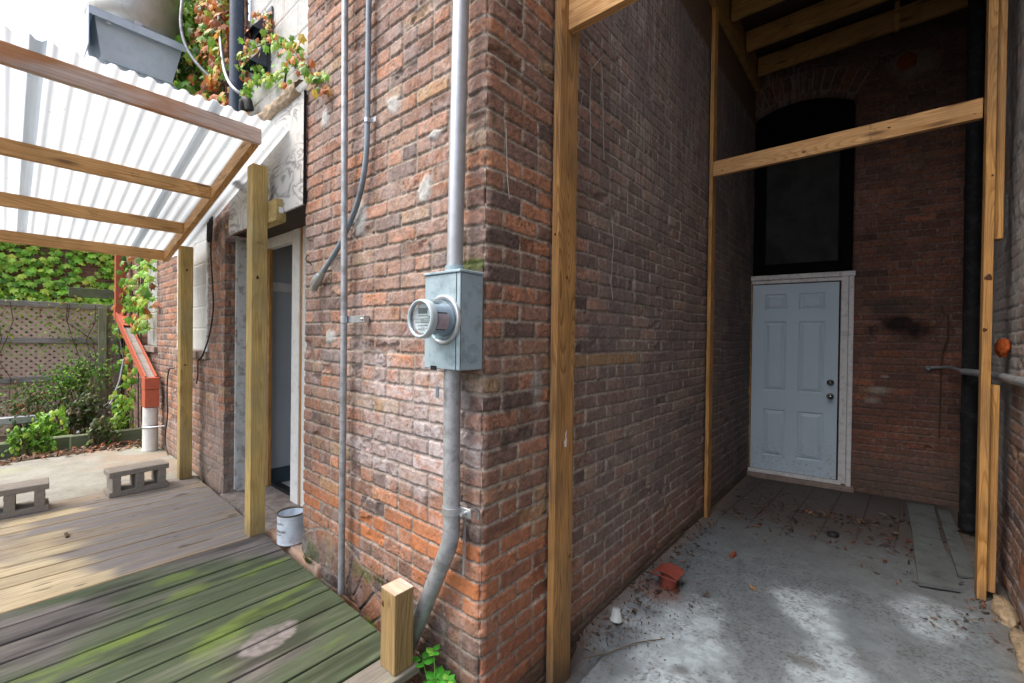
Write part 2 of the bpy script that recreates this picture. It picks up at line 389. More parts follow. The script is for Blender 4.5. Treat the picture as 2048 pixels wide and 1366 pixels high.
# ------------------------------------------------------------------ brick walls (height fields with a colour per brick)
PAL = np.array([[.46, .19, .085], [.35, .16, .09], [.285, .15, .10], [.225, .13, .10], [.15, .10, .085], [.39, .25, .13], [.33, .185, .115]])
def brick_field(u, z, seed, z0=.049, L=.208, Hc=.070, probs=(.13, .20, .27, .18, .06, .05, .11), mort=(.29, .245, .205), ragged=1.0, arch=None, hdr=7, corner=-1):
    """u, z arrays -> height, colour (ny, nx, 3), mortar mask"""
    uw = u+.006*(fb(u*6, z*6, seed, 2)-.5)+.003*(vn(u*40, z*40, seed+3)-.5)
    zw = z+.012*(fb(u*2.2, z*1.5, seed+5, 2)-.5)+.004*(vn(u*30, z*22, seed+8)-.5)
    if corner >= 0:
        cw = ss(.0, .12, u); uw = u+(uw-u)*cw; zw = z+(zw-z)*cw+.010*(vn(z*2.6, z*0, 501)-.5)*(1-cw)
    row = np.floor((zw-z0)/Hc).astype(int); fz = (zw-z0)/Hc-row
    header = (np.mod(row, hdr) == 3)
    Lr = np.where(header, L*.5, L)
    off = np.where(np.mod(row, 2) == 0, 0.0, L*.5)+(hsh(row, row*0, seed)-.5)*.02+np.where(header, L*.25, 0)
    if corner >= 0: off = np.where(header, 0.0, np.where(np.mod(row, 2) == corner, 0.0, L*.5))
    col = np.floor((uw+off)/Lr).astype(int); fu = (uw+off)/Lr-col
    first = (col == 0) & (corner >= 0)
    r1 = row; c1 = col; LL = Lr; HH = np.full_like(u, Hc)
    if arch:
        for (cx, cz, ri, ro, zmin, amax) in arch:
            rr = np.hypot(uw-cx, zw-cz); th = np.arctan2(uw-cx, zw-cz)
            ina = (rr > ri) & (rr < ro) & (zw > zmin) & (np.abs(th) < amax)
            nb = max(3, int(round(ri*PI/(.075)))); w = PI/nb
            cc = np.floor(th/w); fa = th/w-cc
            fu = np.where(ina, fa, fu); LL = np.where(ina, w*rr, LL); fz = np.where(ina, (rr-ri)/(ro-ri), fz); HH = np.where(ina, ro-ri, HH)
            r1 = np.where(ina, 9000, r1); c1 = np.where(ina, cc.astype(int), c1)
            near = (np.abs(rr-ro) < .008) & (zw > zmin) & (np.abs(th) < amax)
            fz = np.where(near & ~ina, 0.0, fz)
    HS = lambda k: np.where(first, hsh(r1, r1*0+7, 600+k), hsh(r1, c1, seed+k))
    h0 = HS(1); h1 = HS(2); h2 = HS(3); h3 = HS(4)
    t = .0050+.0045*h3
    du = np.minimum(fu, 1-fu)*LL-t*.5; dz = np.minimum(fz, 1-fz)*HH-t*.5
    # rounded corners
    k = .0045; a = np.maximum(k-du, 0); b = np.maximum(k-dz, 0)
    d = np.where((du < k) & (dz < k), k-np.hypot(a, b), np.minimum(du, dz))
    d = d+ragged*(.006*(fb(u*55, z*55, seed+11, 3)-.5)+.003*(vn(u*170, z*170, seed+14)-.5))-.0015*ragged
    m = ss(-.0006, .0026, d)
    fine = fb(u*110, z*110, seed+20, 3)
    pits = ss(.66, .80, vn(u*150, z*150, seed+25))*ss(.4, .7, vn(u*12, z*12, seed+26))
    hb = .004*(h0-.5)+.004*(fu-.5)*(h1-.5)+.0035*(fine-.5)-.0018*pits+.002*(fb(u*30, z*30, seed+21, 2)-.5)
    spall = ss(.86, .93, hsh(r1, c1, seed+7))*ss(.45, .62, fb(u*14, z*18, seed+30, 3)); hb = hb-.011*spall
    hm = -.0070+.005*(fb(u*40, z*40, seed+40, 3)-.5)+.004*ss(.55, .8, fb(u*5, z*5, seed+41, 2))
    h = hm*(1-m)+hb*m
    # colour
    cum = np.cumsum(probs)/np.sum(probs); ci = np.searchsorted(cum, np.clip(h2, 0, .9999))
    C = PAL[ci]*(.80+.34*h1)[..., None]
    ci2 = np.searchsorted(cum, np.clip(HS(9), 0, .9999))
    C = mixc(C, 0, np.zeros_like(h))+0
    mm = ss(.48, .62, fb(u*18, z*30, seed+50, 3))*.35
    C = C*(1-mm[..., None])+PAL[ci2]*mm[..., None]
    C = C*(.80+.40*fb(u*60, z*60, seed+55, 3))[..., None]
    C = mixc(C, (.05, .035, .03), pits*.5)
    C = C*(1-.25*spall[..., None])
    MC = np.ones(h.shape+(3,))*np.array(mort)*(.70+.6*fb(u*45, z*45, seed+60, 3))[..., None]
    MC = mixc(MC, (.20, .165, .14), ss(.55, .75, fb(u*3.5, z*3.5, seed+61, 3))*.7)
    lum_ = (C @ np.array((.3, .55, .15)))[..., None]; C = (C*.80+lum_*np.array((1.04, .98, .98))*.20)*.93
    rim = ss(.0045, .0, np.abs(d-.0005))
    C = MC*(1-m[..., None])+C*m[..., None]
    dj = rim*ss(.5, .25, fz)*(.5+.5*vn(u*35, z*35, seed+71)); C = mixc(C, (.035, .028, .024), dj*.75)  # thin shadow line under each brick, painted into the colour
    gr_ = ss(.56, .72, fb(u*28, z*34, seed+72, 4)); C = mixc(C, (.10, .08, .07), gr_*.38)
    sp_ = ss(.55, .75, vn(u*170, z*170, seed+73)); C = C*(1-.20*sp_[..., None]); sq_ = ss(.66, .82, vn(u*150, z*150, seed+74)); C = C*(1+.20*sq_[..., None])
    return h, C, m
def streak(u, z, seed, fu=60, fz=5): return fb(u*fu, z*fz, seed, 3)
def ell(u, z, cu, cz, ru, rz, seed=3, amt=.8):
    return ss(1.0, .35, np.hypot((u-cu)/ru, (z-cz)/rz)+amt*(fb(u*9, z*9, seed, 3)-.5))

building = empty('brick_building', (0, 0, 0), 'old red brick building whose corner carries the electric meter', 'building')

zc = np.arange(-.5, 5.2, .002)
hc_prof = None
def corner_profile(z):
    """how far the corner edge stands out: courses with worn, chipped ends"""
    fz = (z-.049)/.07; r = np.floor(fz); f = fz-r
    d = np.minimum(f, 1-f)*.07-.005
    m = ss(-.001, .006, d); c = hsh(r.astype(int), r.astype(int)*0+3, 5)
    return -.013*(1-m)+m*(-.003-.016*c**3-.007*vn(z*70, z*0+2, 77)-.008*ss(.6, .8, vn(z*30, z*0+5, 78)))
def apply_corner(U, Z, h):
    w = ss(.035, 0, np.abs(U)); w0 = (np.abs(U) < 1e-6)
    hc = corner_profile(Z)
    hh = h*(1-w)+hc*w
    sh = hc*ss(.02, 0, np.abs(U))
    return hh, sh

# wall A, right of the yard door ---------------------------------------------------
def wall_A():
    U = np.concatenate([np.arange(0, 1.4501, .0043)]); Z = np.arange(-.45, 3.62, .0046)
    u, z = np.meshgrid(U, Z)
    h, C, m = brick_field(u, z, 11, corner=0, arch=[(1.10, -.20, .40, .60, -.3, 1.4)])
    hh, sh = apply_corner(u, z, h)
    # efflorescence: whitewashed streaks
    e = ell(u, z, .42, .98, .55, .42, 3, 1.2)*ss(.38, .58, fb(u*17, z*26, 301, 4))
    e = np.maximum(e, ell(u, z, .75, 1.35, .5, .35, 4, 1.2)*.7*ss(.42, .60, fb(u*15, z*22, 302, 4)))
    e = np.maximum(e, .45*ss(.50, .68, fb(u*22, z*16, 303, 4)))
    e = np.maximum(e, .55*ell(u, z, .75, 2.75, .45, .45, 5, 1.2)*ss(.45, .62, fb(u*16, z*30, 304, 3)))
    pb = hsh(np.floor((z-.049)/.07).astype(int), np.floor((u+.104*np.mod(np.floor((z-.049)/.07), 2))/.208).astype(int), 77)
    cov = ss(.30, .75, ell(u, z, .45, 1.02, .62, .46, 3, .9)+.25*(pb-.5))
    fz_ = (.35+.65*ss(.30, .56, fb(u*40, z*55, 306, 4)))*(.55+.45*pb)
    e = np.clip(np.maximum(e*.55, cov*fz_), 0, 1)
    C = mixc(C, (.47, .44, .45), e*.74*(.55+.45*m))
    hz = ss(.9, 1.5, z)*.22*ss(.35, .6, fb(u*7, z*7, 307, 3)); C = mixc(C, (.42, .36, .33), hz*m)
    # orange raw band low on the wall, darker towards the foot
    o = ss(.85, .62, z+.10*u+.08*(fb(u*5, z*5, 310, 2)-.5))*ss(.30, .50, z)
    C = mixc(C, (.42, .15, .055), o*m*.80*ss(.35, .6, hsh(np.floor((z-.049)/.07).astype(int), np.floor(u/.208).astype(int), 9)+.0*u))
    dk = ss(.45, .2, z+.12*(fb(u*6, z*6, 312, 3)-.5)); C = C*(1-.35*dk[..., None])
    rb = ss(1.10, 1.3, u+.25*(fb(u*8, z*8, 313, 2)-.5))*ss(.36, .2, z); C = mixc(C, (.20, .18, .16), rb*.9); hh = hh+rb*.02*(fb(u*30, z*30, 314, 3)-.3)
    # mortar smears
    for cu, cz, a, b in ((.86, 2.04, .07, .09), (.35, 2.06, .05, .06), (1.15, 1.44, .07, .045), (.58, 2.5, .08, .05), (1.22, 2.64, .05, .06), (.3, 2.28, .06, .03)):
        s_ = ell(u, z, cu, cz, a, b, 21, 1.4); C = mixc(C, (.40, .41, .40), s_*.9); hh = hh*(1-s_)+s_*(.004+.006*fb(u*70, z*70, 33, 3))
    mo = ell(u, z, .07, 1.72, .09, .03, 31, 1.0); C = mixc(C, (.10, .14, .03), mo*.8)
    g = ell(u, z, .78, .30, .12, .05, 35, 1.3)+ell(u, z, 1.32, .22, .14, .06, 36, 1.3); C = mixc(C, (.06, .09, .02), np.clip(g, 0, 1)*.6)
    P = np.stack([-u+sh, -hh, z], -1)
    return grid_mesh('wall', P, C, M_BRICK, building, flip=True)
wall_A()

# wall B, the passage side ---------------------------------------------------------
def wall_B():
    d = []; x = 0.0
    while x < 4.2: d.append(x); x += .0045+.0018*x
    U = np.array(d+[4.2]); Z = np.arange(-.1, 4.45, .0052)
    u, z = np.meshgrid(U, Z)
    h, C, m = brick_field(u, z, 23, corner=1, probs=(.12, .18, .26, .22, .10, .05, .12), mort=(.40, .355, .30))
    hh, sh = apply_corner(u, z, h)
    g = ss(.5, 1.1, u+.3*(fb(u*3, z*3, 400, 2)-.5))
    C = mixc(C, (.19, .14, .125), g*.40*m)
    st = ss(.50, .70, streak(u, z, 401, 75, 6))*ss(.5, 1.2, u)
    up = ss(2.0, 2.9, z)*ss(.7, 1.3, u)*ss(3.86, 3.78, z)
    fs = ss(.56, .74, fb(u*170, z*11, 409, 3))*ss(.5, 1.1, u); C = mixc(C, (.36, .33, .31), np.clip(st*(.22+.5*up)+fs*(.22+.35*up), 0, 1))
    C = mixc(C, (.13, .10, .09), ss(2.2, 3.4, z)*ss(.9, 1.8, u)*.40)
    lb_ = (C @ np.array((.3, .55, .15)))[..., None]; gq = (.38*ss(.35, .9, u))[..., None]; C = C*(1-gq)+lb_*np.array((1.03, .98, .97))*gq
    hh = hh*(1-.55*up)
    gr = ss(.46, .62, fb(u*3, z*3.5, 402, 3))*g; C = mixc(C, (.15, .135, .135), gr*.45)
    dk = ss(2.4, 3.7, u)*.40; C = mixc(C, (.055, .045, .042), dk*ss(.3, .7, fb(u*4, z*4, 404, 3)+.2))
    # brown smooth band over the old plaster line
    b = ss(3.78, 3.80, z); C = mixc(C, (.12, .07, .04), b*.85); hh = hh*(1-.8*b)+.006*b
    lo = ss(.42, .25, z+.12*(fb(u*5, z*5, 405, 2)-.5))*ss(3.3, 2.6, u); C = mixc(C, (.33, .12, .05), lo*m*.3)
    lo = ss(.95, .5, z+.35*(fb(u*5, z*6, 407, 3)-.5))*ss(.75, .35, u); C = mixc(C, (.36, .125, .055), lo*m*.4)
    ft = ss(.14, .02, z+.05*(fb(u*8, z*8, 406, 2)-.5)); C = mixc(C, (.075, .065, .05), ft*.8)
    for cu, cz, a, c in ((.33, 1.28, .05, .13), (.14, 1.18, .03, .05), (.13, 1.05, .03, .04)):
        s_ = ell(u, z, cu, cz, a, c, 41, 1.4)
        C = mixc(C, (.30, .29, .27) if cu > .2 else (.07, .05, .04), s_*.75)
    tan = ss(.0, .01, z-(.049+.07*18))*ss(.0, .01, (.049+.07*19)-z)*ss(.36, .40, u)*ss(1.35, 1.2, u)
    C = mixc(C, (.33, .215, .11), tan*m*.75)
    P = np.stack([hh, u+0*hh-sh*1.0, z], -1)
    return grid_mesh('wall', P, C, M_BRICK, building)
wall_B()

# wall A, left of the yard door (with the brick reveal of the doorway) ---------------
def wall_A_left():
    S = np.concatenate([np.arange(-.09, .6, .0065), np.arange(.6, 4.34, .0105)]); Z = np.arange(-.1, 4.7, .0095)
    s, z = np.meshgrid(S, Z); u = s+2.86
    h, C, m = brick_field(u, z, 37, probs=(.16, .24, .26, .13, .06, .05, .12), arch=[(2.15, 1.58, .88, 1.10, 1.9, 1.3), (3.0, -.16, .30, .50, -.3, 1.4)], mort=(.26, .225, .195))
    e = .5*ss(.5, .68, streak(u, z, 501, 26, 8)); C = mixc(C, (.46, .40, .38), e*.6)
    gy = ss(.95, .45, z+.25*(fb(u*3, z*3, 502, 3)-.5))*ss(3.6, 3.3, u); C = mixc(C, (.26, .22, .19), gy*.45); 
    gy2 = ss(.6, .3, z+.2*(fb(u*3, z*3, 503, 3)-.5)); C = mixc(C, (.22, .18, .15), gy2*.4)
    for (a, b, c, d_) in ((3.28, 4.22, 1.30, 2.72), (5.18, 5.98, 1.30, 2.40)):
        w = (u > a) & (u < b) & (z > c) & (z < d_); h = np.where(w, -.10, h)
    P = np.stack([np.where(s < 0, -2.86+h, -u), np.where(s < 0, -s, -h), z], -1)
    keep = ~((z > 2.18) & (s < 0))
    return grid_mesh('wall', P, C, M_BRICK, building, keep=keep, flip=True)
wall_A_left()
def wall_A_strip():
    U = np.arange(2.40, 2.861, .008); Z = np.arange(2.2, 4.7, .008); u, z = np.meshgrid(U, Z)
    h, C, m = brick_field(u, z, 37, probs=(.16, .24, .26, .13, .06, .05, .12))
    grid_mesh('wall', np.stack([-u, -h, z], -1), C, M_BRICK, building, flip=True)
wall_A_strip()
def m_shbrick():
    t = NT('far brickwork'); b = t.new('ShaderNodeTexBrick'); g = t.new('ShaderNodeNewGeometry'); sx = t.new('ShaderNodeSeparateXYZ'); t.lk(g.outputs['Position'], sx.inputs[0])
    cx = t.new('ShaderNodeCombineXYZ'); t.lk(t.math('ADD', sx.outputs[0], sx.outputs[1]), cx.inputs[0]); t.lk(sx.outputs[2], cx.inputs[1]); t.lk(cx.outputs[0], b.inputs['Vector'])
    b.inputs['Color1'].default_value = (.33, .13, .08, 1); b.inputs['Color2'].default_value = (.2, .11, .09, 1); b.inputs['Mortar'].default_value = (.3, .26, .22, 1)
    b.inputs['Scale'].default_value = 1; b.inputs['Brick Width'].default_value = .208; b.inputs['Row Height'].default_value = .07; b.inputs['Mortar Size'].default_value = .006
    t.bump(b.outputs['Fac'], -.6, .008)
    c = t.mix(1.0, b.outputs['Color'], t.ramp(t.noise(t.P(), 14, 5, .7), [(.25, .6), (.7, 1.2)]), 'MULTIPLY'); return t.out(c, .9, 0, .2)
M_SHB = m_shbrick()
MB().box(-1.45, 0, 0, .3, 3.62, 6.6).box(-.3, 0, .3, 4.6, 4.45, 6.6).box(-7.2, -1.45, 0, .3, 4.7, 6.6).box(-7.2, -6.9, .02, 4, -.1, 6.6).build('upper_wall', M_SHB, building)

# block infill of the upper window, its vents, plywood and ledge above the door
def infill(x0, x1, z0, z1, y, bw=.40, bh=.20, name='block_infill'):
    U = np.arange(x0, x1+.001, .006); Z = np.arange(z0, z1+.001, .006); u, z = np.meshgrid(U, Z)
    row = np.floor((z-z0)/bh); f = (z-z0)/bh-row; off = np.where(np.mod(row, 2) == 0, 0, bw/2)
    c = (u-x0+off)/bw; fu = c-np.floor(c)
    d = np.minimum(np.minimum(f, 1-f)*bh, np.minimum(fu, 1-fu)*bw)-.004+.002*(fb(u*60, z*60, 61, 2)-.5)
    m = ss(-.001, .003, d); h = -.006*(1-m)+.0012*(fb(u*120, z*120, 62, 3)-.5)
    C = np.ones(h.shape+(3,))*np.array((.47, .48, .47))*(.8+.35*fb(u*8, z*8, 63, 4))[..., None]
    C = mixc(C, (.62, .60, .57), (1-m)*.8); C = mixc(C, (.36, .33, .28), .5*ss(.55, .75, fb(u*5, z*3, 64, 4)))
    grid_mesh(name, np.stack([u, y-h, z], -1), C, M_FLOOR, building)
infill(-2.40, -1.45, 2.86, 4.7, .012)
infill(-4.22, -3.28, 1.30, 2.72, .055, .40, .20)
infill(-5.98, -5.18, 1.30, 2.40, .055, .40, .20)
for a_, b_ in ((-4.26, -3.24), (-6.02, -5.14)): MB().box(a_, b_, -.03, .06, 1.235, 1.30, .004).build('window_sill', M_SILL, building)
for a_, b_ in ((-3.30, -3.262), (-4.24, -4.20)): MB().box(a_, b_, -.012, .05, 1.30, 2.72, .004).build('window_casing', M_FLAKE, building)
MB().box(-2.70, -1.438, -.022, -.008, 2.205, 2.855, .001).build('plywood_panel', M_PLY, building)
MB().box(-1.4375, -1.4360, -.0225, -.006, 2.203, 2.857).build('panel_edge_strip', M_IRON, building)
def ledge():
    U = np.linspace(-2.35, -1.47, 120); T = np.linspace(0, PI, 18); u, t = np.meshgrid(U, T)
    r = .042+.02*(fb(u*12, t*2, 71, 3)-.5)+.008*(fb(u*60, t*9, 72, 3)-.5)
    grid_mesh('mortar_ledge', np.stack([u, -.01-r*np.sin(t)*1.2, 2.885+r*np.cos(t)+.02*(u+1.5)], -1), np.ones(u.shape+(3,))*np.array((.36, .28, .20))*(.6+.8*fb(u*40, t*7, 73, 3))[..., None], M_BRICK, building, flip=True)
ledge()
for k, (cx, cz) in enumerate(((-2.06, 3.50), (-2.10, 3.30))):
    b = MB(); w, hh, dd = .075, .14, .11
    for sx in (-1, 1): b.prism([(0, cz-hh*.55), (-dd, cz-hh*.55), (0, cz+hh*.55)], .003, lambda u, v, q, sx=sx: (cx+sx*w+q*sx, u, v))
    b.add([(cx-w, 0, cz+hh*.55), (cx+w, 0, cz+hh*.55), (cx+w, -dd, cz-hh*.55), (cx-w, -dd, cz-hh*.55)], [(0, 1, 2, 3)])
    b.box(cx-w-.015, cx+w+.015, -.002, .008, cz-hh*.75, cz+hh*.75)
    b.box(cx-w+.004, cx+w-.004, -.06, -.055, cz-hh*.5, cz)
    b.build('vent_hood', M_HOOD, building)

# ------------------------------------------------------------------ yard doorway
rv = MB(); rv.box(-2.862, -2.842, .09, .31, .185, 2.22).build('door_jamb', M_FLAKE, building)
MB().box(-2.90, -2.845, .075, .092, .2, 2.24, .003).build('door_trim', M_FLAKE, building)
MB().box(-2.82, -2.785, .30, .33, .185, 2.2, .003).build('door_jamb', M_WZ, building)
fr = MB(); fr.box(-2.324, -2.195, .29, .36, .185, 2.3, .004); fr.box(-2.150, -1.46, .292, .36, .185, 2.3, .004)
fr.build('door_frame', M_WHITE, building)
MB().box(-2.1945, -2.1505, .300, .36, .185, 2.3).build('door_stud', M_WZ, building)
MB().box(-2.84, -2.3125, .285, .345, 2.165, 2.245, .004).build('door_head', M_WHITE, building)
MB().box(-2.86, -1.43, .35, .40, 2.25, 2.6).box(-2.86, -1.43, .0, .35, 2.285, 2.32).build('door_soffit', M_WX, building)
MB().box(-2.86, -1.43, .0, .28, 2.24, 2.28, .004).build('door_lintel', M_DARKWOOD, building)
MB().box(-1.449, -1.434, .012, .29, -.3, 2.2).build('door_reveal', M_SILL, building)
room = MB(); room.box(-2.90, -2.87, .34, 3.4, .17, 2.7); room.box(-2.9, -.32, 3.4, 3.43, .17, 2.7); room.box(-.35, -.32, .45, 3.4, .17, 2.7)
room.build('interior_wall', M_INTW, building)
MB().box(-2.9, -.32, .41, 3.4, 2.66, 2.7).build('interior_ceiling', M_INTW, building)
MB().box(-2.868, -2.858, .345, 3.4, 1.823, 1.90, .002).build('wall_rail', M_WHITE, building)
MB().box(-2.868, -2.855, .345, 3.4, .17, .305, .002).build('baseboard', M_BASEB, building)
MB().box(-2.9, -.32, .40, 3.4, .10, .172).build('interior_floor', M_TILE, building)
def sill():
    U = np.arange(-2.87, -1.20, .008); V = np.arange(-.035, .41, .008); x, y = np.meshgrid(U, V)
    d = np.minimum(np.abs(np.mod(x+.02*fb(x*4, y*4, 80, 2), .42)-.21)*0+1, np.abs(y-.13-.01*fb(x*5, y*0, 81, 2)))
    h = .186-.008*ss(.006, .001, d)+.012*(fb(x*12, y*12, 82, 3)-.5)
    pk = ss(-2.0, -1.85, x+.2*(fb(x*6, y*6, 83, 3)-.5))*ss(.16, .10, y)
    C = np.ones(x.shape+(3,))*np.array((.22, .185, .165))*(.6+.8*fb(x*25, y*25, 84, 4))[..., None]
    C = mixc(C, (.47, .30, .20), pk*.85); C = mixc(C, (.33, .31, .29), .5*ss(.5, .7, fb(x*7, y*7, 85, 4)))
    C = mixc(C, (.08, .07, .06), ss(.006, .001, d)*.8)
    edge = ss(-.020, -.034, y); h = h-.12*edge
    e2 = ss(-1.235, -1.208, x); h = h-.25*e2
    keep = ~((x > -1.44) & (y > .012))
    grid_mesh('door_sill', np.stack([x, y, h], -1), C, M_FLOOR, building, keep=keep)
sill()
MB().box(-2.79, -2.31, .33, .40, .172, .205, .004).build('threshold', M_IRON, building)

# ------------------------------------------------------------------ back wall of the passage with entry door
TH = math.radians(8.0); cs, sn = math.cos(TH), math.sin(TH)
def WC(l, o, z): return (l*cs+o*sn, 4.14+l*sn-o*cs, z)          # l along the wall, o out towards the camera
MC = Matrix(((cs, sn, 0, 0), (sn, -cs, 0, 4.14), (0, 0, 1, 0), (0, 0, 0, 1)))
def wall_C():
    U = np.arange(-.02, 1.74, .0065); Z = np.arange(-.1, 4.6, .0065); u, z = np.meshgrid(U, Z)
    h, C, m = brick_field(u, z, 53, probs=(.10, .34, .34, .10, .03, .01, .08), mort=(.27, .235, .21), ragged=.7, arch=[(.43, 3.13, .86, 1.08, 3.3, .54)], hdr=9)
    C = C*np.array((.78, .66, .65))
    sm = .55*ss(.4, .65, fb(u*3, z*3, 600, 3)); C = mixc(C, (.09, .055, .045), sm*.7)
    s1 = ell(u, z, 1.27, 1.60, .33, .14, 61, .9); C = mixc(C, (.012, .010, .010), s1*.92)
    s1 = ell(u, z, 1.25, 1.80, .42, .12, 62, 1.0); C = mixc(C, (.05, .045, .04), s1*.6)
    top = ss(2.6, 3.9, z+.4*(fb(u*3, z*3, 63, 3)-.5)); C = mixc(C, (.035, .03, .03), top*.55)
    for cu, cz, a, b_ in ((1.10, 1.0, .13, .06), (1.02, .90, .10, .05), (1.12, 1.13, .05, .015)):
        C = mixc(C, (.33, .29, .25), ell(u, z, cu, cz, a, b_, 65, .9)*.7)
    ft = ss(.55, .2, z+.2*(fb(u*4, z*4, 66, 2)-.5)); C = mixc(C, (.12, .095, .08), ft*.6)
    pl = ell(u, z, 1.28, 4.02, .22, .20, 67, .8); C = mixc(C, (.16, .14, .12), pl*.7); h = h*(1-pl)
    inn = (u > -.01) & (u < .876) & ((z < 3.8) | (np.hypot(u-.43, z-3.13) < .86)) & (z < 3.99)
    h = np.where(inn, -.14, h)
    wst = ss(.5, .7, streak(u, z, 68, 60, 8))*ss(3.7, 3.95, z)*ss(.75, .35, u); C = mixc(C, (.26, .23, .21), wst*.35)
    rr_ = np.hypot(u-.43, z-3.13); ring = (rr_ > .86) & (rr_ < 1.08) & (z > 3.6) & (np.abs(np.arctan2(u-.43, z-3.13)) < .54); C = np.where((ring & (m < .6))[..., None], np.array((.16, .14, .13)), C)
    X = u*cs+h*sn; Y = 4.14+u*sn-h*cs
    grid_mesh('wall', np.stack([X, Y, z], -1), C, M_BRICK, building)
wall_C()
# dark arched window over the door
def arcpts(l0, l1, z0, cxl, czl, R, n=14):
    pts = [(l0, z0), (l1, z0)]
    for i in range(n+1):
        l = l1+(l0-l1)*i/n; pts.append((l, czl+math.sqrt(max(0, R*R-(l-cxl)**2))))
    return pts
MB().prism(arcpts(.0, .87, 2.15, .43, 3.13, .85), .01, lambda u, v, w: WC(u, -.13+w, v)).build('arched_window_pane', M_GLASSBLK, building)
MB().box(.12, .755, -.115, -.105, 2.28, 3.47, .002, MC).build('arched_window_board', m_plain('sooty board', (.030, .029, .028), .7, 0, .5, 4, .1, .15, (.008, .008, .008), 3, .7), building)
wf = MB(); wf.box(0.0, .10, -.12, -.06, 2.15, 3.80, .003, MC); wf.box(.775, .87, -.12, -.06, 2.15, 3.80, .003, MC); wf.box(.10, .775, -.12, -.07, 2.15, 2.26, .003, MC); wf.box(.10, .775, -.12, -.07, 3.50, 3.60, .003, MC)
wf.build('arched_window_frame', M_BLKFRAME, building)
# entry door: six panel leaf modelled as a height field
edoor = MB()
def door_leaf():
    W0, W1, Z0, Z1 = .012, .765, .085, 2.055
    U = np.arange(W0, W1+.0001, .004); Z = np.arange(Z0, Z1+.0001, .004); u, z = np.meshgrid(U, Z)
    h = np.zeros_like(u)
    w = W1-W0
    cols = ((W0+.115, W0+.115+.195), (W0+w-.115-.215, W0+w-.115))
    for (a, b) in cols:
        for (c, d) in ((.24, .73), (.93, 1.66), (1.78, 1.95)):
            dd = np.minimum(np.minimum(u-a, b-u), np.minimum(z-(c+Z0-.085), (d+Z0-.085)-z))
            g = ss(0, .006, dd)*ss(.024, .016, dd); h = h-.009*g
            h = h-.0035*ss(0, .01, dd)*(1-ss(.03, .045, dd))+.002*ss(.03, .045, dd)
    C = np.ones(u.shape+(3,))*np.array((.47, .585, .67))*(.95+.08*fb(u*6, z*3, 90, 3))[..., None]
    sc = ss(.76, .80, vn(u*60, z*200, 91))*ss(.6, .2, z); C = mixc(C, (.30, .30, .30), sc*.7)
    sc = ss(.84, .90, fb(u*30, z*45, 92, 2))*ss(.7, .2, z); C = mixc(C, (.25, .24, .24), sc)
    X = u*cs+(h-.012)*sn; Y = 4.14+u*sn-(h-.012)*cs
    return grid_mesh('entry_door', np.stack([X, Y, z], -1), C, M_DOORLEAF, building)
t = NT('door paint'); a = t.new('ShaderNodeAttribute', attribute_name='Col'); M_DOORLEAF = t.out(a.outputs['Color'], .42, 0, .4)
leaf = door_leaf()
def knob(zk, big):
    b = MB(); b.lathe([(.0, -.012), (.030, -.012), (.032, -.004), (.026, .002), (.012, .004), (.012, .02)]+([(.022, .03), (.027, .042), (.022, .055), (.0, .060)] if big else [(.020, .018), (.022, .03), (.0, .033)]), (0, 0, 0), 'Z', 24,
        M=Matrix.Translation(WC(.706, .0, zk)) @ Matrix(((cs, 0, sn), (sn, 0, -cs), (0, 1, 0))).to_4x4())
    return b
knob(.909, True).build('door_knob', M_KNOB, leaf); knob(1.045, False).build('deadbolt', M_KNOB, leaf)
cas = MB(); cas.box(-.03, .885, -.01, .030, 2.10, 2.148, .003, MC); cas.box(.778, .835, -.02, .022, .06, 2.10, .002, MC); cas.box(.838, .878, -.01, .028, .03, 2.098, .003, MC)
cas.box(.0, .778, -.02, .012, 2.062, 2.098, .002, MC)
cas.build('entry_door_casing', M_CASING, building)
MB().box(-.02, .80, -.01, .03, .048, .082, .002, MC).build('entry_door_sill', M_CASING, building)
MB().box(-.02, .008, -.06, .012, .09, 2.09, .002, MC).build('entry_door_stud', M_WZ, building)
MB().box(-.03, .9, -.02, .06, -.05, .045, .004, MC).build('entry_step', M_SILL, building)

# ------------------------------------------------------------------ neighbour wall on the right
nb = empty('neighbor_building', (1.66, 1, 0), 'tall neighbouring wall with grey peeling whitewash along the right edge', 'building')
def wall_D():
    U = np.concatenate([np.arange(-1.6, 1.4, .02), np.arange(1.4, 4.6, .0085)]); Z = np.arange(-.1, 4.6, .009); u, z = np.meshgrid(U, Z)
    h, C, m = brick_field(u, z, 71, probs=(.10, .24, .30, .18, .06, .02, .10), mort=(.36, .34, .32))
    ww = ss(.36, .52, fb(u*2.5, z*1.8, 700, 4)+.25*ss(.7, 1.8, z)-.05); C = mixc(C, (.36, .355, .345), ww*.72); h = h*(1-.2*ww)
    upz = ss(1.3, 2.2, z); ck = ss(.06, .0, np.abs(fb(u*9, z*3.0, 701, 3)-.5))*upz; h = h-.008*ck; C = mixc(C, (.12, .115, .11), ck*.7)
    h = h*(1-.5*upz)+upz*.014*(fb(u*20, z*5, 702, 3)-.5)
    C = mixc(C, (.30, .29, .285), upz*.35); C = mixc(C, (.32, .12, .05), ell(u, z, 2.15, .28, .25, .16, 72, .8)*.8)
    C = mixc(C, (.33, .37, .40), ell(u, z, 2.05, .12, .35, .06, 73, .8)*.8)
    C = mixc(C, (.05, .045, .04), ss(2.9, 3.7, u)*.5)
    P = np.stack([1.66-h, u, z], -1); grid_mesh('wall', P, C, M_BRICK, nb, flip=True)
wall_D()
MB().box(1.665, 2.2, -1.6, 4.8, 4.6, 6.4).box(1.68, 2.2, -1.6, 4.8, -.1, 4.6).build('upper_wall', M_SHB, nb)
MB().box(-.3, 2.2, 4.75, 5.0, -.1, 6.6).build('rear_wall', M_SHB, building)

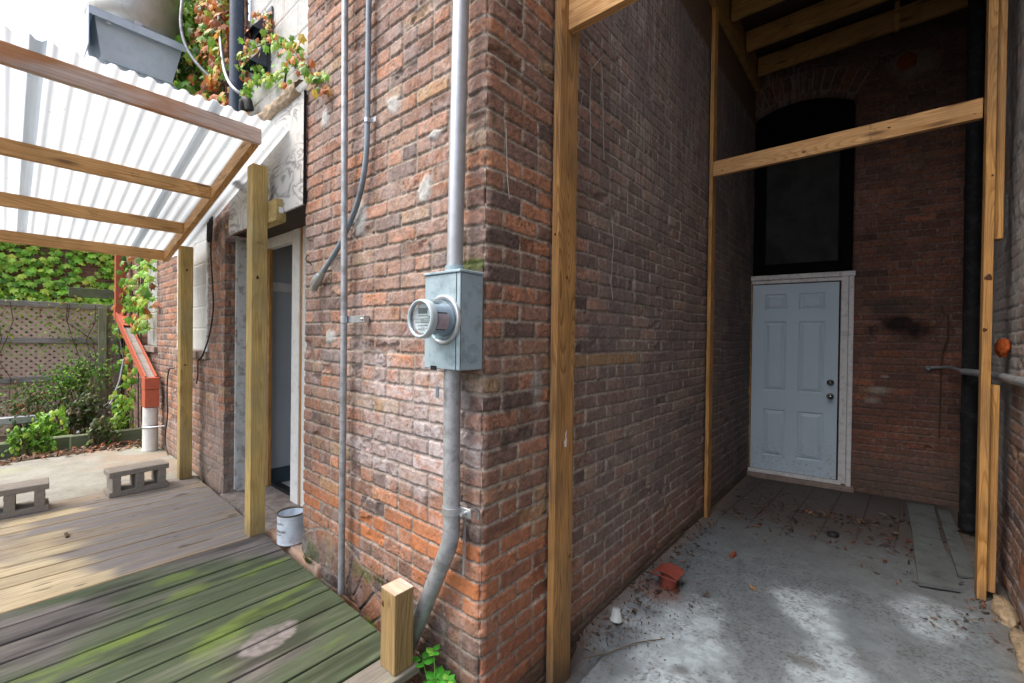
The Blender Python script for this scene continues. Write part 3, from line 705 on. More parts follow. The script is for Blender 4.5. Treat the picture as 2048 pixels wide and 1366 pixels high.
# ------------------------------------------------------------------ ground, floors
def gsheet():
    U = np.linspace(-60, 60, 90); x, y = np.meshgrid(U, U)
    C = np.ones(x.shape+(3,))*np.array((.09, .07, .05))
    o = grid_mesh('ground', np.stack([x, y, -.16+0*x], -1), C, M_FLOOR); tag(o, kind='structure')
gsheet()
def floor():
    X = np.arange(-.02, 1.70, .0065); Y = np.concatenate([np.arange(-1.6, .1, .03), np.arange(.1, 4.45, .0065)]); x, y = np.meshgrid(X, Y)
    h = .008*(fb(x*2, y*2, 800, 3)-.5)+.003*(fb(x*40, y*40, 801, 3)-.5)
    C = np.ones(x.shape+(3,))*np.array((.150, .175, .192))*(.68+.44*fb(x*14, y*14, 802, 4))[..., None]
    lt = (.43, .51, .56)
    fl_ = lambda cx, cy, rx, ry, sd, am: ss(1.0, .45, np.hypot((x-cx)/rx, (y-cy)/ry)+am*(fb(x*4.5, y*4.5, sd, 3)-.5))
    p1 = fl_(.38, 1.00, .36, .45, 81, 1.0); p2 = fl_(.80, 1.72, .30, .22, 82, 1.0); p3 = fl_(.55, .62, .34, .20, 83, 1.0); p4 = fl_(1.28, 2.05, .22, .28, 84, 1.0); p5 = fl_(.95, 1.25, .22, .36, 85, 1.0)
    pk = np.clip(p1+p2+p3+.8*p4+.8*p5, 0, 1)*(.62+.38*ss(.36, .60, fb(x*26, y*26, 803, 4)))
    # dark tongue between the light patches
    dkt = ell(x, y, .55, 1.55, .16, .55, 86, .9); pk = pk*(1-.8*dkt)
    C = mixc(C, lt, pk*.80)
    grit = ss(.62, .76, vn(x*120, y*120, 804))*ss(.35, .6, fb(x*5, y*5, 805, 3)); C = mixc(C, (.06, .055, .05), grit*.6)
    C = mixc(C, (.07, .065, .06), ell(x, y, .45, .80, .06, .05, 87, 1)*.7); C = mixc(C, (.08, .075, .07), ell(x, y, .86, 1.22, .07, .06, 88, 1)*.6)
    lx_ = y-1.98-.22*x-.05*(fb(x*5, y*0, 811, 4)-.5)-.012*(fb(x*40, y*0, 813, 2)-.5); ck = ss(.006, .001, np.abs(lx_))*ss(.3, .5, fb(x*3, y*3, 812, 2)); h = h-.004*ck; C = mixc(C, (.05, .048, .046), ck*.6)
    # paved strip before the door
    pv = ss(2.45, 3.0, y+.35*(fb(x*3, y*2, 806, 2)-.5)-.25*x)
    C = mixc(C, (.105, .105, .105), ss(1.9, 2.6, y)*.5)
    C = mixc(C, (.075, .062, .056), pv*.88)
    gx = np.mod(x-.05*y+.04, .215); jn = ss(.007, .002, np.minimum(gx, .215-gx))*pv
    gy = np.mod(y+.1*x, .95); jn2 = ss(.006, .002, np.minimum(gy, .95-gy))*pv
    j = np.clip(jn+jn2, 0, 1); h = h-.006*j; C = mixc(C, (.035, .03, .028), j*.75)
    C = mixc(C, (.06, .05, .045), ss(3.6, 4.2, y)*.4)
    dp = ss(.16, .10, x)*ss(.75, .60, y); h = h-.10*dp; C = mixc(C, (.06, .055, .05), dp*.6)
    edge = ss(.10, .0, x+.05*(fb(x*6, y*6, 807, 2)-.5)); C = mixc(C, (.16, .11, .085), edge*.6); h = h+.014*edge
    er = ss(1.50, 1.62, x+.08*(fb(x*6, y*6, 808, 2)-.5)); C = mixc(C, (.13, .11, .09), er*.7); h = h+.02*er*fb(x*20, y*20, 809, 3)
    pd = ell(x, y, .16, 1.32, .16, .16, 89, .9); C = mixc(C, (.23, .10, .07), pd*.55)
    tag(grid_mesh('passage_floor', np.stack([x, y, h], -1), C, M_FLOOR), kind='structure')
floor()
MB().box(-.03, 1.71, -1.6, 4.45, -.19, -.14).build('floor_base', M_FLOOR)['kind'] = 'structure'
def patio():
    X = np.arange(-5.36, -3.50, .012); Y = np.arange(-2.8, .0, .012); x, y = np.meshgrid(X, Y)
    h = .196+.006*(fb(x*4, y*4, 820, 3)-.5)+.002*(fb(x*50, y*50, 821, 2)-.5)
    C = np.ones(x.shape+(3,))*np.array((.245, .245, .215))*(.75+.45*fb(x*9, y*9, 822, 4))[..., None]
    C = mixc(C, (.27, .31, .16), .7*ss(.45, .65, fb(x*2.5, y*2.5, 823, 3))*ss(-4.6, -5.2, x)); C = mixc(C, (.25, .17, .11), .5*ss(-.9, -.3, y)*ss(.4, .6, fb(x*5, y*5, 824, 3)))
    e = ss(-5.24, -5.30, x-.03*fb(y*3, y*0, 825, 2)); h = h-.05*e
    tag(grid_mesh('patio_slab', np.stack([x, y, h], -1), C, M_FLOOR), kind='structure')
patio()
def bed():
    X = np.arange(-11, -5.2, .05); Y = np.arange(-5, 3, .05); x, y = np.meshgrid(X, Y)
    h = .155+.05*(fb(x*2, y*2, 830, 3)-.5)
    C = np.ones(x.shape+(3,))*np.array((.075, .055, .04))*(.6+.8*fb(x*9, y*9, 831, 4))[..., None]
    tag(grid_mesh('garden_soil', np.stack([x, y, h], -1), C, M_FLOOR), kind='structure')
bed()

# ------------------------------------------------------------------ deck
M_UNDER = m_plain('reddish deck joists', (.10, .045, .025), .9, 0, .3, 30, .1, .1)
deck = empty('wooden_deck', (-1.8, -.6, .2), 'wooden deck of pale new boards and green mossy old boards before the yard door', 'deck')
def yend(x): return -.032-(x+3.4)*.0232
def boards(name, xs, w, gap, ztop, seed, old):
    P = []; rng = np.random.default_rng(seed); b = MB(); cols = []
    y0 = -2.7
    for i, x in enumerate(xs):
        xa, xb = x, x+w
        nyl = 230; Y = np.linspace(y0, yend((xa+xb)/2)+rng.uniform(-.006, .004), nyl)
        prof = [(xa, -.03), (xa, -.006), (xa+.0015, -.0018), (xa+.005, 0.0)]+[(xa+.005+(w-.010)*k/16, 0.0) for k in range(1, 16)]+[(xb-.005, 0.0), (xb-.0015, -.0018), (xb, -.006), (xb, -.03)]
        PX = np.array([p[0] for p in prof]); PZ = np.array([p[1] for p in prof])
        gx, gy = np.meshgrid(PX, Y); gz = np.broadcast_to(PZ, gx.shape)+ztop+rng.uniform(-.002, .002)+.0015*(fb(gx*20, gy*1.5, seed+i, 2)-.5)
        s = fb(gx*95+i*3, gy*3.2+i*11, seed+3, 3); r = np.mod(fb(gx*9+i*5, gy*.9+i*7, seed+4, 2)*9, 1.0)
        br = rng.uniform(.82, 1.12)
        if old:
            c = np.ones(gx.shape+(3,))*np.array((.092, .084, .080))*br
            c = c*(.65+.7*s)[..., None]
            c = mixc(c, (.20, .18, .17), .5*ss(.5, .7, fb(gx*24, gy*3, 841, 4)))
            gf = ss(.34, .58, fb(gx*2.6, gy*2.0, 842, 4)+.24*ss(-1.4, -.45, gy)*ss(-1.75, -1.3, gx)-.05)
            c = mixc(c, np.array((.050, .082, .032)), gf*(.5+.4*s))
            yg = ss(.54, .74, fb(gx*9, gy*3.6, 843, 5)+.02)*gf*(.4+.9*s); c = mixc(c, (.15, .22, .035), np.clip(yg*.65, 0, 1)); db = ss(.55, .72, fb(gx*11, gy*2.6, 849, 4)); c = c*(1-.4*db[..., None])
            wn_ = ss(.66, .8, fb(gx*30, gy*1.8, 844, 3)); c = mixc(c, (.26, .24, .21), wn_*.22)
            spl = ss(1.0, .80, np.hypot((gx+.80)/.085, (gy+.42+.3*(gx+.80))/.115)+.5*(fb(gx*22, gy*22, 91, 3)-.5)); c = mixc(c, (.20, .18, .172), spl*(.6+.4*ss(.4, .6, fb(gx*60, gy*60, 845, 2))))
            if i == len(xs)-1: c = mixc(c, (.30, .25, .24), .45+0*gx)
        else:
            c = np.ones(gx.shape+(3,))*np.array((.47, .39, .25))*br
            c = mixc(c, (.44, .29, .14), .25*ss(.72, .95, r)); c = c*(.88+.22*s)[..., None]
            gy_ = ss(.40, .62, fb(gx*1.4, gy*1.7, 846, 4)+.62*ss(-1.02, -.62, gy-.10*(gx+2.6)+rng.uniform(-.16, .16)*(1+0*gx))-.20)
            c = mixc(c, np.array((.17, .16, .165)), gy_*(.80+.15*s))
            c = mixc(c, (.30, .22, .12), .4*ss(.55, .72, fb(gx*6, gy*1.2, 847, 3)))
            kn = ss(.88, .93, vn(gx*26, gy*9, 848)); c = mixc(c, (.06, .045, .035), kn*.7)
            ed = np.minimum(gx-xa, xb-gx); c = mixc(c, (.45, .34, .19), ss(.008, .003, ed)*.5)
        n = len(b.v); idx = np.arange(gx.size).reshape(gx.shape)
        vs = np.stack([gx, gy, gz], -1).reshape(-1, 3)
        q = np.stack([idx[:-1, :-1], idx[:-1, 1:], idx[1:, 1:], idx[1:, :-1]], -1).reshape(-1, 4)
        b.add(vs.tolist(), q.tolist()); cols.append(c.reshape(-1, 3))
        # end grain faces
        k = len(prof); b.add(vs[-k:].tolist(), [tuple(range(k))]); cols.append(np.tile(np.array([[.12, .09, .07]]), (k, 1)))
    return b.build(name, M_DECK, deck, np.concatenate(cols))
W_, G_ = .1380, .0100
xs_old = [-.221-W_-(W_+G_)*k for k in range(11)][::-1]
boards('old_decking', xs_old, W_, G_, .2, 21, True)
x_new1 = xs_old[0]-.004
xs_new = [x_new1-.134-(.134+.0085)*k for k in range(12)][::-1]
boards('new_decking', xs_new, .134, .0085, .203, 22, False)
fj = MB(); fj.box(-.262, -.232, -2.7, -.13, .0, .168, .002)
for xj in (-.55, -.95): fj.box(xj, xj+.04, -2.6, -.14, .02, .165)
for yj in (-.20, -.75, -1.3, -1.9): fj.box(-3.4, -.27, yj-.04, yj, .02, .166)
fj.build('joist', M_UNDER, deck)

stub = empty('short_post', (-.285, -.16, .2), 'short cut-off wooden post standing on the deck edge near the brick corner', 'post')
sp = MB(); sp.box(-.328, -.237, -.205, -.12, .2, .497, .0022, Matrix.Identity(4)); sp.build('cut_post', m_wood('old treated post', (.33, .23, .10), (.19, .125, .05), (.10, .065, .03), 2, 11, .2, stain=(.22, .14, .07), samt=.3), stub)
MB().box(-.3275, -.2375, -.2045, -.1205, .4975, .4995).build('end_grain', m_wood('weathered end grain', (.50, .42, .33), (.36, .27, .17), (.2, .12, .07), 0, 14, .3, stain=(.50, .45, .45), samt=.8, sscale=6), stub)

# ------------------------------------------------------------------ canopy
can = empty('canopy', (-2.6, -.5, .2), 'lean-to canopy of pine rails and white corrugated plastic on two square posts', 'canopy')
SL = .2146
def zr(x): return 2.665+(x+1.70)*SL
def slopebox(b, x0, x1, y0, y1, h):
    vs = []
    for (x, y) in ((x0, y0), (x1, y0), (x1, y1), (x0, y1)): vs.append((x, y, zr(x)-h))
    for (x, y) in ((x0, y0), (x1, y0), (x1, y1), (x0, y1)): vs.append((x, y, zr(x)))
    b.add(vs, [(0, 3, 2, 1), (4, 5, 6, 7), (0, 1, 5, 4), (1, 2, 6, 5), (2, 3, 7, 6), (3, 0, 4, 7)])
post1 = MB(); post1.box(-1.926, -1.837, -.151, -.062, .2035, 2.50, .003); p1o = post1.build('post', M_TZ, can)
post2 = MB(); post2.box(-3.535, -3.446, -.155, -.066, .2035, 2.20, .003); p2o = post2.build('post', M_TZ, can)
sb = MB(); slopebox(sb, -3.90, -1.739, -.192, -.154, .086); sb.build('side_beam', M_WX, can)
def rail(x, mat, y1=-.193):
    b = MB(); z = zr(x); b.box(x-.038, x, -2.5, y1, z-.089, z-.002, .002); return b.build('purlin', mat, can)
rl = [rail(-1.70, M_FRONT, -.150), rail(-2.50, M_WY), rail(-3.19, M_WY), rail(-3.85, M_WY)]
tx = MB(); tx.box(-1.98, -1.715, -.0615, .0, 2.15, 2.285, .003); tx2 = tx.build('ledger_stub', M_TX, can)
def text(body, size, M, mat, parent, name='lettering', ex=.0003, spacing=1.0):
    cu = bpy.data.curves.new(name, 'FONT'); cu.body = body; cu.size = size; cu.extrude = ex; cu.align_x = 'CENTER'; cu.align_y = 'CENTER'; cu.space_character = spacing
    tmp = bpy.data.objects.new('t', cu); COL.objects.link(tmp); dg = bpy.context.evaluated_depsgraph_get(); me = bpy.data.meshes.new_from_object(tmp.evaluated_get(dg))
    bpy.data.objects.remove(tmp); me.transform(M); off = wloc(parent); me.transform(Matrix.Translation(-off)); me.materials.clear(); me.materials.append(mat); me.name = name
    o = bpy.data.objects.new(name, me); COL.objects.link(o); o.parent = parent; return o
FX = Matrix(((0, 0, 1, 0), (1, 0, 0, 0), (0, 1, 0, 0), (0, 0, 0, 1)))      # text plane facing +X
FY = Matrix(((1, 0, 0, 0), (0, 0, -1, 0), (0, 1, 0, 0), (0, 0, 0, 1)))     # facing -Y
def stampX(x, y, z, par, rot=0, body='KD-HT\nS-P-F', size=.018): return text(body, size, Matrix.Translation((x+.0006, y, z)) @ FX @ Matrix.Rotation(rot, 4, 'Z'), M_STAMP, par, 'grade_stamp')
stampX(-2.50, -.60, zr(-2.5)-.045, rl[1]); stampX(-2.50, -.245, zr(-2.5)-.045, rl[1]); stampX(-3.19, -.72, zr(-3.19)-.045, rl[2]); stampX(-1.837, -.105, 2.02, p1o, 0, 'KD-HT\nSYP No.2', .011)
MB().box(-1.7149, -1.7140, -.045, -.015, 2.20, 2.235).build('sticker', M_WHITE, tx2)
def sheet():
    per = .0675
    X = np.linspace(-4.02, -1.63, 60)
    Y = []; y = -2.45
    ys = np.arange(-2.45, -.015, per/12)
    x, yy = np.meshgrid(X, ys)
    ph = np.mod(yy/per, 1.0); tri = np.abs(ph*2-1); prof = ss(.22, .78, tri)
    z = zr(x)+.004+.0155*prof+.004*(fb(x*1.5, yy*2, 900, 2)-.5)
    # laps where one sheet overlaps the next
    for yl in (-.36, -1.02): z = z+np.where((yy > yl-.07) & (yy < yl), .004, 0)
    C = np.ones(x.shape+(3,))
    grid_mesh('corrugated_sheet', np.stack([x, yy, z], -1), C, M_ROOF, can)
    # second skin under the laps, where two sheets overlap
    for yl in (-.36, -1.02):
        k = (ys > yl-.055) & (ys < yl); grid_mesh('corrugated_sheet', np.stack([x[k], yy[k], z[k]-.0045], -1), C[k], M_ROOF, can)
sheet()

# ------------------------------------------------------------------ passage framing
frm = empty('timber_frame', (.8, 2.5, 0), 'new yellow pine stud frame standing across the covered passage', 'timber frame')
MB().box(.013, .047, .40, .54, -.13, 4.2, .002).build('post', m_wood('browner weathered post', (.50, .28, .10), (.24, .115, .035), (.15, .07, .025), 2, 12, .2, stain=(.17, .11, .06), samt=.5, sscale=2.2, foot=.02), frm)
MB().box(.048, 1.655, .452, .49, 2.79, 2.93, .002).build('beam', M_WX, frm)
MB().box(.013, .040, 2.56, 2.65, .004, 4.2, .002).build('post', M_WZ, frm)
bm2 = MB().box(.041, 1.524, 2.562, 2.60, 2.768, 2.885, .002).build('beam', M_WX, frm)
MB().box(1.5255, 1.563, 2.44, 2.53, .012, 4.2, .002).build('post', M_WZ, frm)
MB().box(1.564, 1.602, 2.475, 2.56, 2.04, 4.2, .002).build('post', M_WZ, frm)
MB().box(1.564, 1.602, 2.475, 2.56, .055, 1.22, .002).build('post', M_WZ, frm)
text('KD-HT SYP\nNo.2', .022, Matrix.Translation((1.03, 2.5614, 2.827)) @ FY @ Matrix.Rotation(PI/2, 4, 'Z'), M_STAMP, bm2, 'grade_stamp')

M_KNOT = m_plain('dark knot', (.075, .03, .012), .6, 0, .5, 120, .2, .2)
def knot(par, p, axis, r, asp=1.3):
    b = MB(); n = 14; a = Vector(p); vs = []
    for ring, rr, o in ((0, 1.0, .0002), (1, .55, .0012), (2, .0, .0012)):
        for k in range(n):
            th = 2*PI*k/n; k_ = rr*r*(1+.18*math.sin(3*th+p[2]*9)); u, v = k_*math.cos(th), k_*asp*math.sin(th)
            vs.append((p[0]+o, p[1]+u, p[2]+v) if axis == 'x' else (p[0]+u, p[1]-o, p[2]+v))
    b.add(vs, [(i*n+k, i*n+(k+1) % n, (i+1)*n+(k+1) % n, (i+1)*n+k) for i in range(2) for k in range(n)], True); b.build('knot', M_KNOT, par)
posts = {o.name: o for o in frm.children}
pn = [o for o in frm.children if o.name.startswith('post')]; bn = [o for o in frm.children if o.name.startswith('beam')]
for y_, z_ in ((2.60, 1.88), (2.585, 1.568), (2.60, 1.195), (2.59, 2.95)): knot(pn[1], (.0402, y_, z_), 'x', .007)
knot(pn[2], (1.545, 2.4398, 1.823), 'y', .016, 1.1); knot(pn[2], (1.535, 2.4398, 1.53), 'y', .009); knot(pn[2], (1.552, 2.4398, 2.39), 'y', .005)
knot(pn[0], (.030, .3998, 1.898), 'y', .005); knot(pn[0], (.0472, .47, 1.72), 'x', .005, 2); knot(pn[0], (.0472, .525, .47), 'x', .006, 1.4)
for x_, z_, r_ in ((.65, 2.80, .011), (1.11, 2.835, .009), (.11, 2.80, .008), (1.49, 2.80, .005)): knot(bm2, (x_, 2.5618, z_), 'y', r_, .6)
knot(bn[0], (.20, .4518, 2.86), 'y', .006, .7); knot(p1o, (-1.8368, -.118, 1.804), 'x', .008, 1.5); knot(p2o, (-3.4458, -.112, 1.997), 'x', .008, 1.3); knot(p2o, (-3.4458, -.12, 1.183), 'x', .012, .5)
b = MB(); b.prism([(.470, .975), (.482, .97), (.487, 1.0), (.480, 1.02), (.484, 1.045), (.474, 1.03), (.476, 1.005), (.466, .995)], .0008, lambda u, v, w: (.0471+w, u, v)); b.build('paint_splotch', M_WHITE, pn[0])
b = MB(); knot(stub, (-.314, -.2052, .44), 'y', .008, 1.5)
rf = empty('passage_roof', (.8, 3, 4.2), 'dark boarded lean-to roof with pine joists over the passage door', 'roof')
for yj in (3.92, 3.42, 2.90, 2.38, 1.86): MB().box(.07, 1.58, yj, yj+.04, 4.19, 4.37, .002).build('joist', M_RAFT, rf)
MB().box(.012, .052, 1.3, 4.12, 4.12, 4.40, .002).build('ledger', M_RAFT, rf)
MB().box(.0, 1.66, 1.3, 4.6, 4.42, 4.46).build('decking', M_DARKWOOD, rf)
MB().box(1.13, 1.16, 3.70, 3.73, 4.06, 4.3).build('hanger', M_RAFT, rf)

# ------------------------------------------------------------------ meter, conduits, pipes
mt = empty('electric_meter', (-.095, -.06, 1.33), 'grey electric meter box with round glass meter on the brick corner', 'electric meter')
bx = MB(); bx.box(-.192, .002, -.120, -.008, 1.335, 1.676, .003); box = bx.build('meter_box', M_BOX, mt)
MB().box(-.197, .007, -.126, -.006, 1.6765, 1.686, .002).build('box_lid', M_BOX, mt)
MB().box(-.0185, -.0165, -.1215, -.1195, 1.337, 1.675).box(.0015, .0030, -.1180, -.1168, 1.337, 1.675).build('cover_seam', M_IRON, mt)
kc = MB()
for r in (.030, .021, .012): kc.lathe([(r, 0), (r+.0008, .0012), (r+.0022, .0012), (r+.003, 0)], (.0021, -.060, 1.395), 'X', 32)
kc.build('knockout', m_plain('knockout steel', (.20, .29, .33), .5, .1, .1, 20), mt)
MB().lathe([(.070, .0), (.074, -.010), (.0845, -.014), (.088, -.010), (.088, .0)], (-.080, -.1205, 1.512), 'Y', 48).build('meter_ring', M_RING, mt)
mm = MB(); mm.lathe([(.0, -.092), (.050, -.092), (.0525, -.088), (.0530, -.02), (.060, -.002)], (-.080, -.1215, 1.512), 'Y', 48)
mm.build('meter_register', m_plain('meter body grey', (.25, .31, .38), .45, .1, .12, 20), mt)
gl = MB(); gl.lathe([(.0705, .0), (.0700, -.02), (.0668, -.096), (.0650, -.1035), (.0600, -.107), (.0560, -.1035), (.0, -.1035)], (-.080, -.1215, 1.512), 'Y', 64).build('meter_glass', M_CLEAR, mt)
MB().lathe([(.0555, -.1042), (.0580, -.1100), (.0640, -.1102), (.0672, -.102), (.0676, -.085)], (-.080, -.1215, 1.512), 'Y', 64).build('meter_bezel', m_plain('frosted meter rim', (.38, .46, .50), .25, .1, .05, 20, .02, .6), mt)
fy = -.1215-.0935
face = MB().lathe([(.0, 0), (.0500, 0), (.0500, .002), (.0, .002)], (-.080, fy, 1.512), 'Y', 48, smooth=False).build('meter_face', M_LABEL, mt)
MB().box(-.104, -.056, fy-.0016, fy-.0006, 1.530, 1.549).build('display', M_LCD, face)
lab = MB()
for (x0, x1, z0) in ((-.108, -.05, 1.5215), (-.125, -.035, 1.5105), (-.120, -.04, 1.5035), (-.122, -.037, 1.4985), (-.108, -.052, 1.4885), (-.105, -.09, 1.476), (-.088, -.070, 1.4795), (-.088, -.070, 1.4730), (-.064, -.050, 1.478)):
    x = x0
    while x < x1:
        w = random.uniform(.0015, .005); lab.box(x, min(x+w, x1), fy-.0014, fy-.0006, z0, z0+random.uniform(.0014, .0026)); x += w+.0012
lab.box(-.048, -.042, fy-.0014, fy-.0006, 1.5155, 1.5205)
lab.build('face_print', m_plain('grey print', (.14, .15, .17), .6), face)
wl_ = MB()                                                  # curved warning label on the side of the cover
n = 10; vs = []
for i in range(n+1):
    th = math.radians(-42+60*i/n)
    for y in (-.1215-.070, -.1215-.024): vs.append((-.080+.0556*math.cos(th), y, 1.512+.0556*math.sin(th)))
wl_.add(vs, [(2*i, 2*i+1, 2*i+3, 2*i+2) for i in range(n)], True); wl_.build('warning_label', M_PINKLAB, mt)
for th0 in (-43, 19.5):
    vs = []; bars = MB()
    for i in range(3):
        th = math.radians(th0+2.2*i)
        for y in (-.1215-.072, -.1215-.030): vs.append((-.080+.0560*math.cos(th), y, 1.512+.0560*math.sin(th)))
    bars.add(vs, [(0, 1, 3, 2), (2, 3, 5, 4)], True); bars.build('label_bar', M_INK, mt)
MB().box(-.150, -.120, -.1235, -.1195, 1.330, 1.346).build('latch', M_IRON, mt)
tg = MB(); tg.tube([(-.128, -.12, 1.335), (-.130, -.124, 1.322), (-.126, -.124, 1.310), (-.122, -.122, 1.322), (-.126, -.12, 1.333)], .0013, 6); tg.tube([(-.126, -.124, 1.312), (-.118, -.122, 1.29), (-.112, -.120, 1.272)], .0008, 5); tg.build('seal_wire', M_GALV, mt)
MB().box(-.121, -.103, -.1225, -.1195, 1.232, 1.274, .001).build('seal_tag', M_GREYPVC, mt)
# service mast above and below
sm = empty('service_mast', (-.095, -.062, 1.7), 'thick steel conduit rising from the top of the meter box', 'conduit')
MB().tube([(-.060, -.062, 4.2), (-.066, -.062, 3.4), (-.075, -.062, 2.68), (-.093, -.062, 1.71)], .0298, 24).build('pipe', m_plain('bright conduit', (.40, .42, .45), .42, .6, .14, 26, .08, .5, (.32, .33, .35), 14, .5), sm)
MB().tube([(-.093, -.062, 1.6865), (-.093, -.062, 1.712)], .0345, 24).build('hub', M_BOX, sm)
lc = empty('ground_conduit', (-.10, -.062, 1.0), 'thick grey conduit curving down from the meter box behind the short post', 'conduit')
pts = [(-.100, -.062, 1.334), (-.098, -.062, 1.1), (-.094, -.062, .86), (-.093, -.062, .76)]
for i in range(1, 9):
    a = math.radians(27*i/8); R = .26; pts.append((-.093-R*(1-math.cos(a)), -.062, .76-R*math.sin(a)))
lx, lz = pts[-1][0], pts[-1][2]
for k in (.1, .2, .3, .42, .6): pts.append((lx-k*math.sin(math.radians(27)), -.062+.02*k, lz-k*math.cos(math.radians(27))))
MB().tube(pts, .0318, 24).build('pipe', M_CONDUIT, lc)
cl = MB(); cl.tube([(-.0945, -.062, .802), (-.0942, -.062, .826)], .0365, 24)
cl.box(-.062, -.005, -.052, -.046, .798, .832, .002); cl.tube([(-.03, -.075, .815), (-.03, -.03, .815)], .007, 8); cl.tube([(-.012, -.05, .83), (-.006, -.03, .83), (-.004, -.012, .815), (-.006, -.012, .79)], .006, 8)
cl.build('clamp', M_GALV, lc)
MB().box(-.066, -.058, -.030, -.022, .57, .80).build('grounding_strip', M_GALV, lc)

th_ = empty('vertical_conduit', (-.92, -.05, .15), 'thin silver conduit running straight up the brick from the deck', 'conduit')
MB().tube([(-.935, -.05, 4.4), (-.931, -.05, 3.1), (-.921, -.05, 2.2), (-.914, -.048, 1.53), (-.918, -.046, .8), (-.925, -.043, .17)], .0158, 18).build('pipe', M_CONDUIT, th_)
st = MB(); st.tube([(-.9145, -.049, 1.515), (-.9145, -.049, 1.548)], .0172, 18); st.box(-.91, -.782, -.034, -.0315, 1.515, 1.548, .001, None); st.box(-.785, -.758, -.034, -.004, 1.515, 1.548, .001); st.lathe([(.0, -.008), (.006, -.007), (.007, 0)], (-.772, -.034, 1.531), 'Y', 10)
st.build('strap', M_GALV, th_)
gc = empty('cable_conduit', (-.75, -.03, 2.3), 'dark grey conduit bending left into an elbow fitting on the brick', 'conduit')
MB().tube(smooth([(-.742, -.03, 4.4), (-.748, -.03, 3.02), (-.750, -.03, 2.46), (-.755, -.03, 2.33), (-.775, -.03, 2.22), (-.815, -.03, 2.12), (-.875, -.03, 2.035), (-1.0, -.03, 1.91), (-1.19, -.033, 1.775)]), .0128, 14).build('pipe', m_plain('blue grey conduit', (.20, .25, .30), .5, .1, .15, 40, .05, .4, (.07, .075, .08), 3, .8), gc)
MB().tube([(-.749, -.03, 2.452), (-.749, -.03, 2.472)], .0155, 14).box(-.735, -.700, -.018, -.014, 2.450, 2.474, .001).build('clamp', M_GALV, gc)
MB().tube([(-1.165, -.033, 1.795), (-1.195, -.033, 1.770)], .018, 14).tube([(-1.19, -.033, 1.775), (-1.23, -.036, 1.748), (-1.262, -.036, 1.722), (-1.275, -.03, 1.70)], [.022, .026, .024, .017], 14).build('elbow_fitting', M_GALV, gc)
tag(MB().tube(smooth([(-1.345, -.012, 1.845), (-1.352, -.02, 1.86), (-1.372, -.03, 1.875), (-1.385, -.026, 1.888), (-1.378, -.02, 1.903), (-1.365, -.02, 1.902)]), .0028, 6).build('wire_hook', M_IRON), 'small rusty wire hook in the brick beside the door frame', 'hook')

pipeb = empty('soot_pipe', (-2.47, -.05, 2.7), 'blue black tarred pipe rising beside the ivy above the canopy', 'pipe')
MB().tube([(-2.43, -.06, 2.55), (-2.43, -.06, 4.8)], .045, 20).build('pipe', M_BLUEBLK, pipeb)
MB().tube([(-2.30, -.06, 2.65), (-2.29, -.06, 2.95), (-2.27, -.065, 3.03), (-2.235, -.065, 3.055), (-2.20, -.06, 3.03), (-2.20, -.05, 2.98)], .028, 14).build('insulated_bend', M_BLACK, pipeb)
tag(MB().tube(smooth([(-2.75, -.10, 4.8), (-2.72, -.10, 4.1), (-2.66, -.10, 3.7), (-2.52, -.11, 3.35), (-2.34, -.10, 3.15), (-2.30, -.02, 3.12)]), .0115, 10).build('flexible_conduit', M_CONDUIT), 'pale flexible conduit looping in front of the blue black pipe', 'conduit')
tag(MB().tube([(-1.66, -.02, 3.12), (-1.655, -.03, 3.06), (-1.67, -.035, 2.98), (-1.668, -.03, 2.92)], .006, 8).build('black_cable', M_BLACK), 'short black cable hanging from the vine on the block panel', 'cable')
wc = MB(); wc.tube(smooth([(-3.05, -.03, 2.46), (-3.08, -.035, 2.2), (-3.10, -.03, 2.08), (-3.05, -.03, 1.85), (-3.03, -.03, 1.65), (-3.12, -.03, 1.45), (-3.28, -.035, 1.28), (-3.42, -.035, 1.22)]), .006, 8)
wc.tube([(-3.42, -.035, 1.22), (-3.40, -.04, 1.1), (-3.44, -.04, 1.02)], .005, 8)
for dx in (0, .02, .045, .07): wc.tube([(-3.02-dx, -.035, 2.55), (-3.00-dx, -.05, 2.35), (-3.03-dx, -.05, 2.20), (-3.07-dx*.8, -.05, 2.22), (-3.08-dx, -.04, 2.5)], .005, 6)
tag(wc.build('black_cable', M_BLACK), 'black cable with a coil sagging over the brick pier left of the door', 'cable')
tag(MB().tube(smooth([(-4.30, -.02, 1.10), (-4.42, -.03, 1.09), (-4.50, -.03, 1.0), (-4.52, -.03, .8), (-4.50, -.03, .6), (-4.58, -.03, .42), (-4.58, -.03, .3), (-4.46, -.03, .21)]), .006, 8).build('black_cable', M_BLACK), 'thin black cable drooping low on the brick right of the white drain pipe', 'cable')

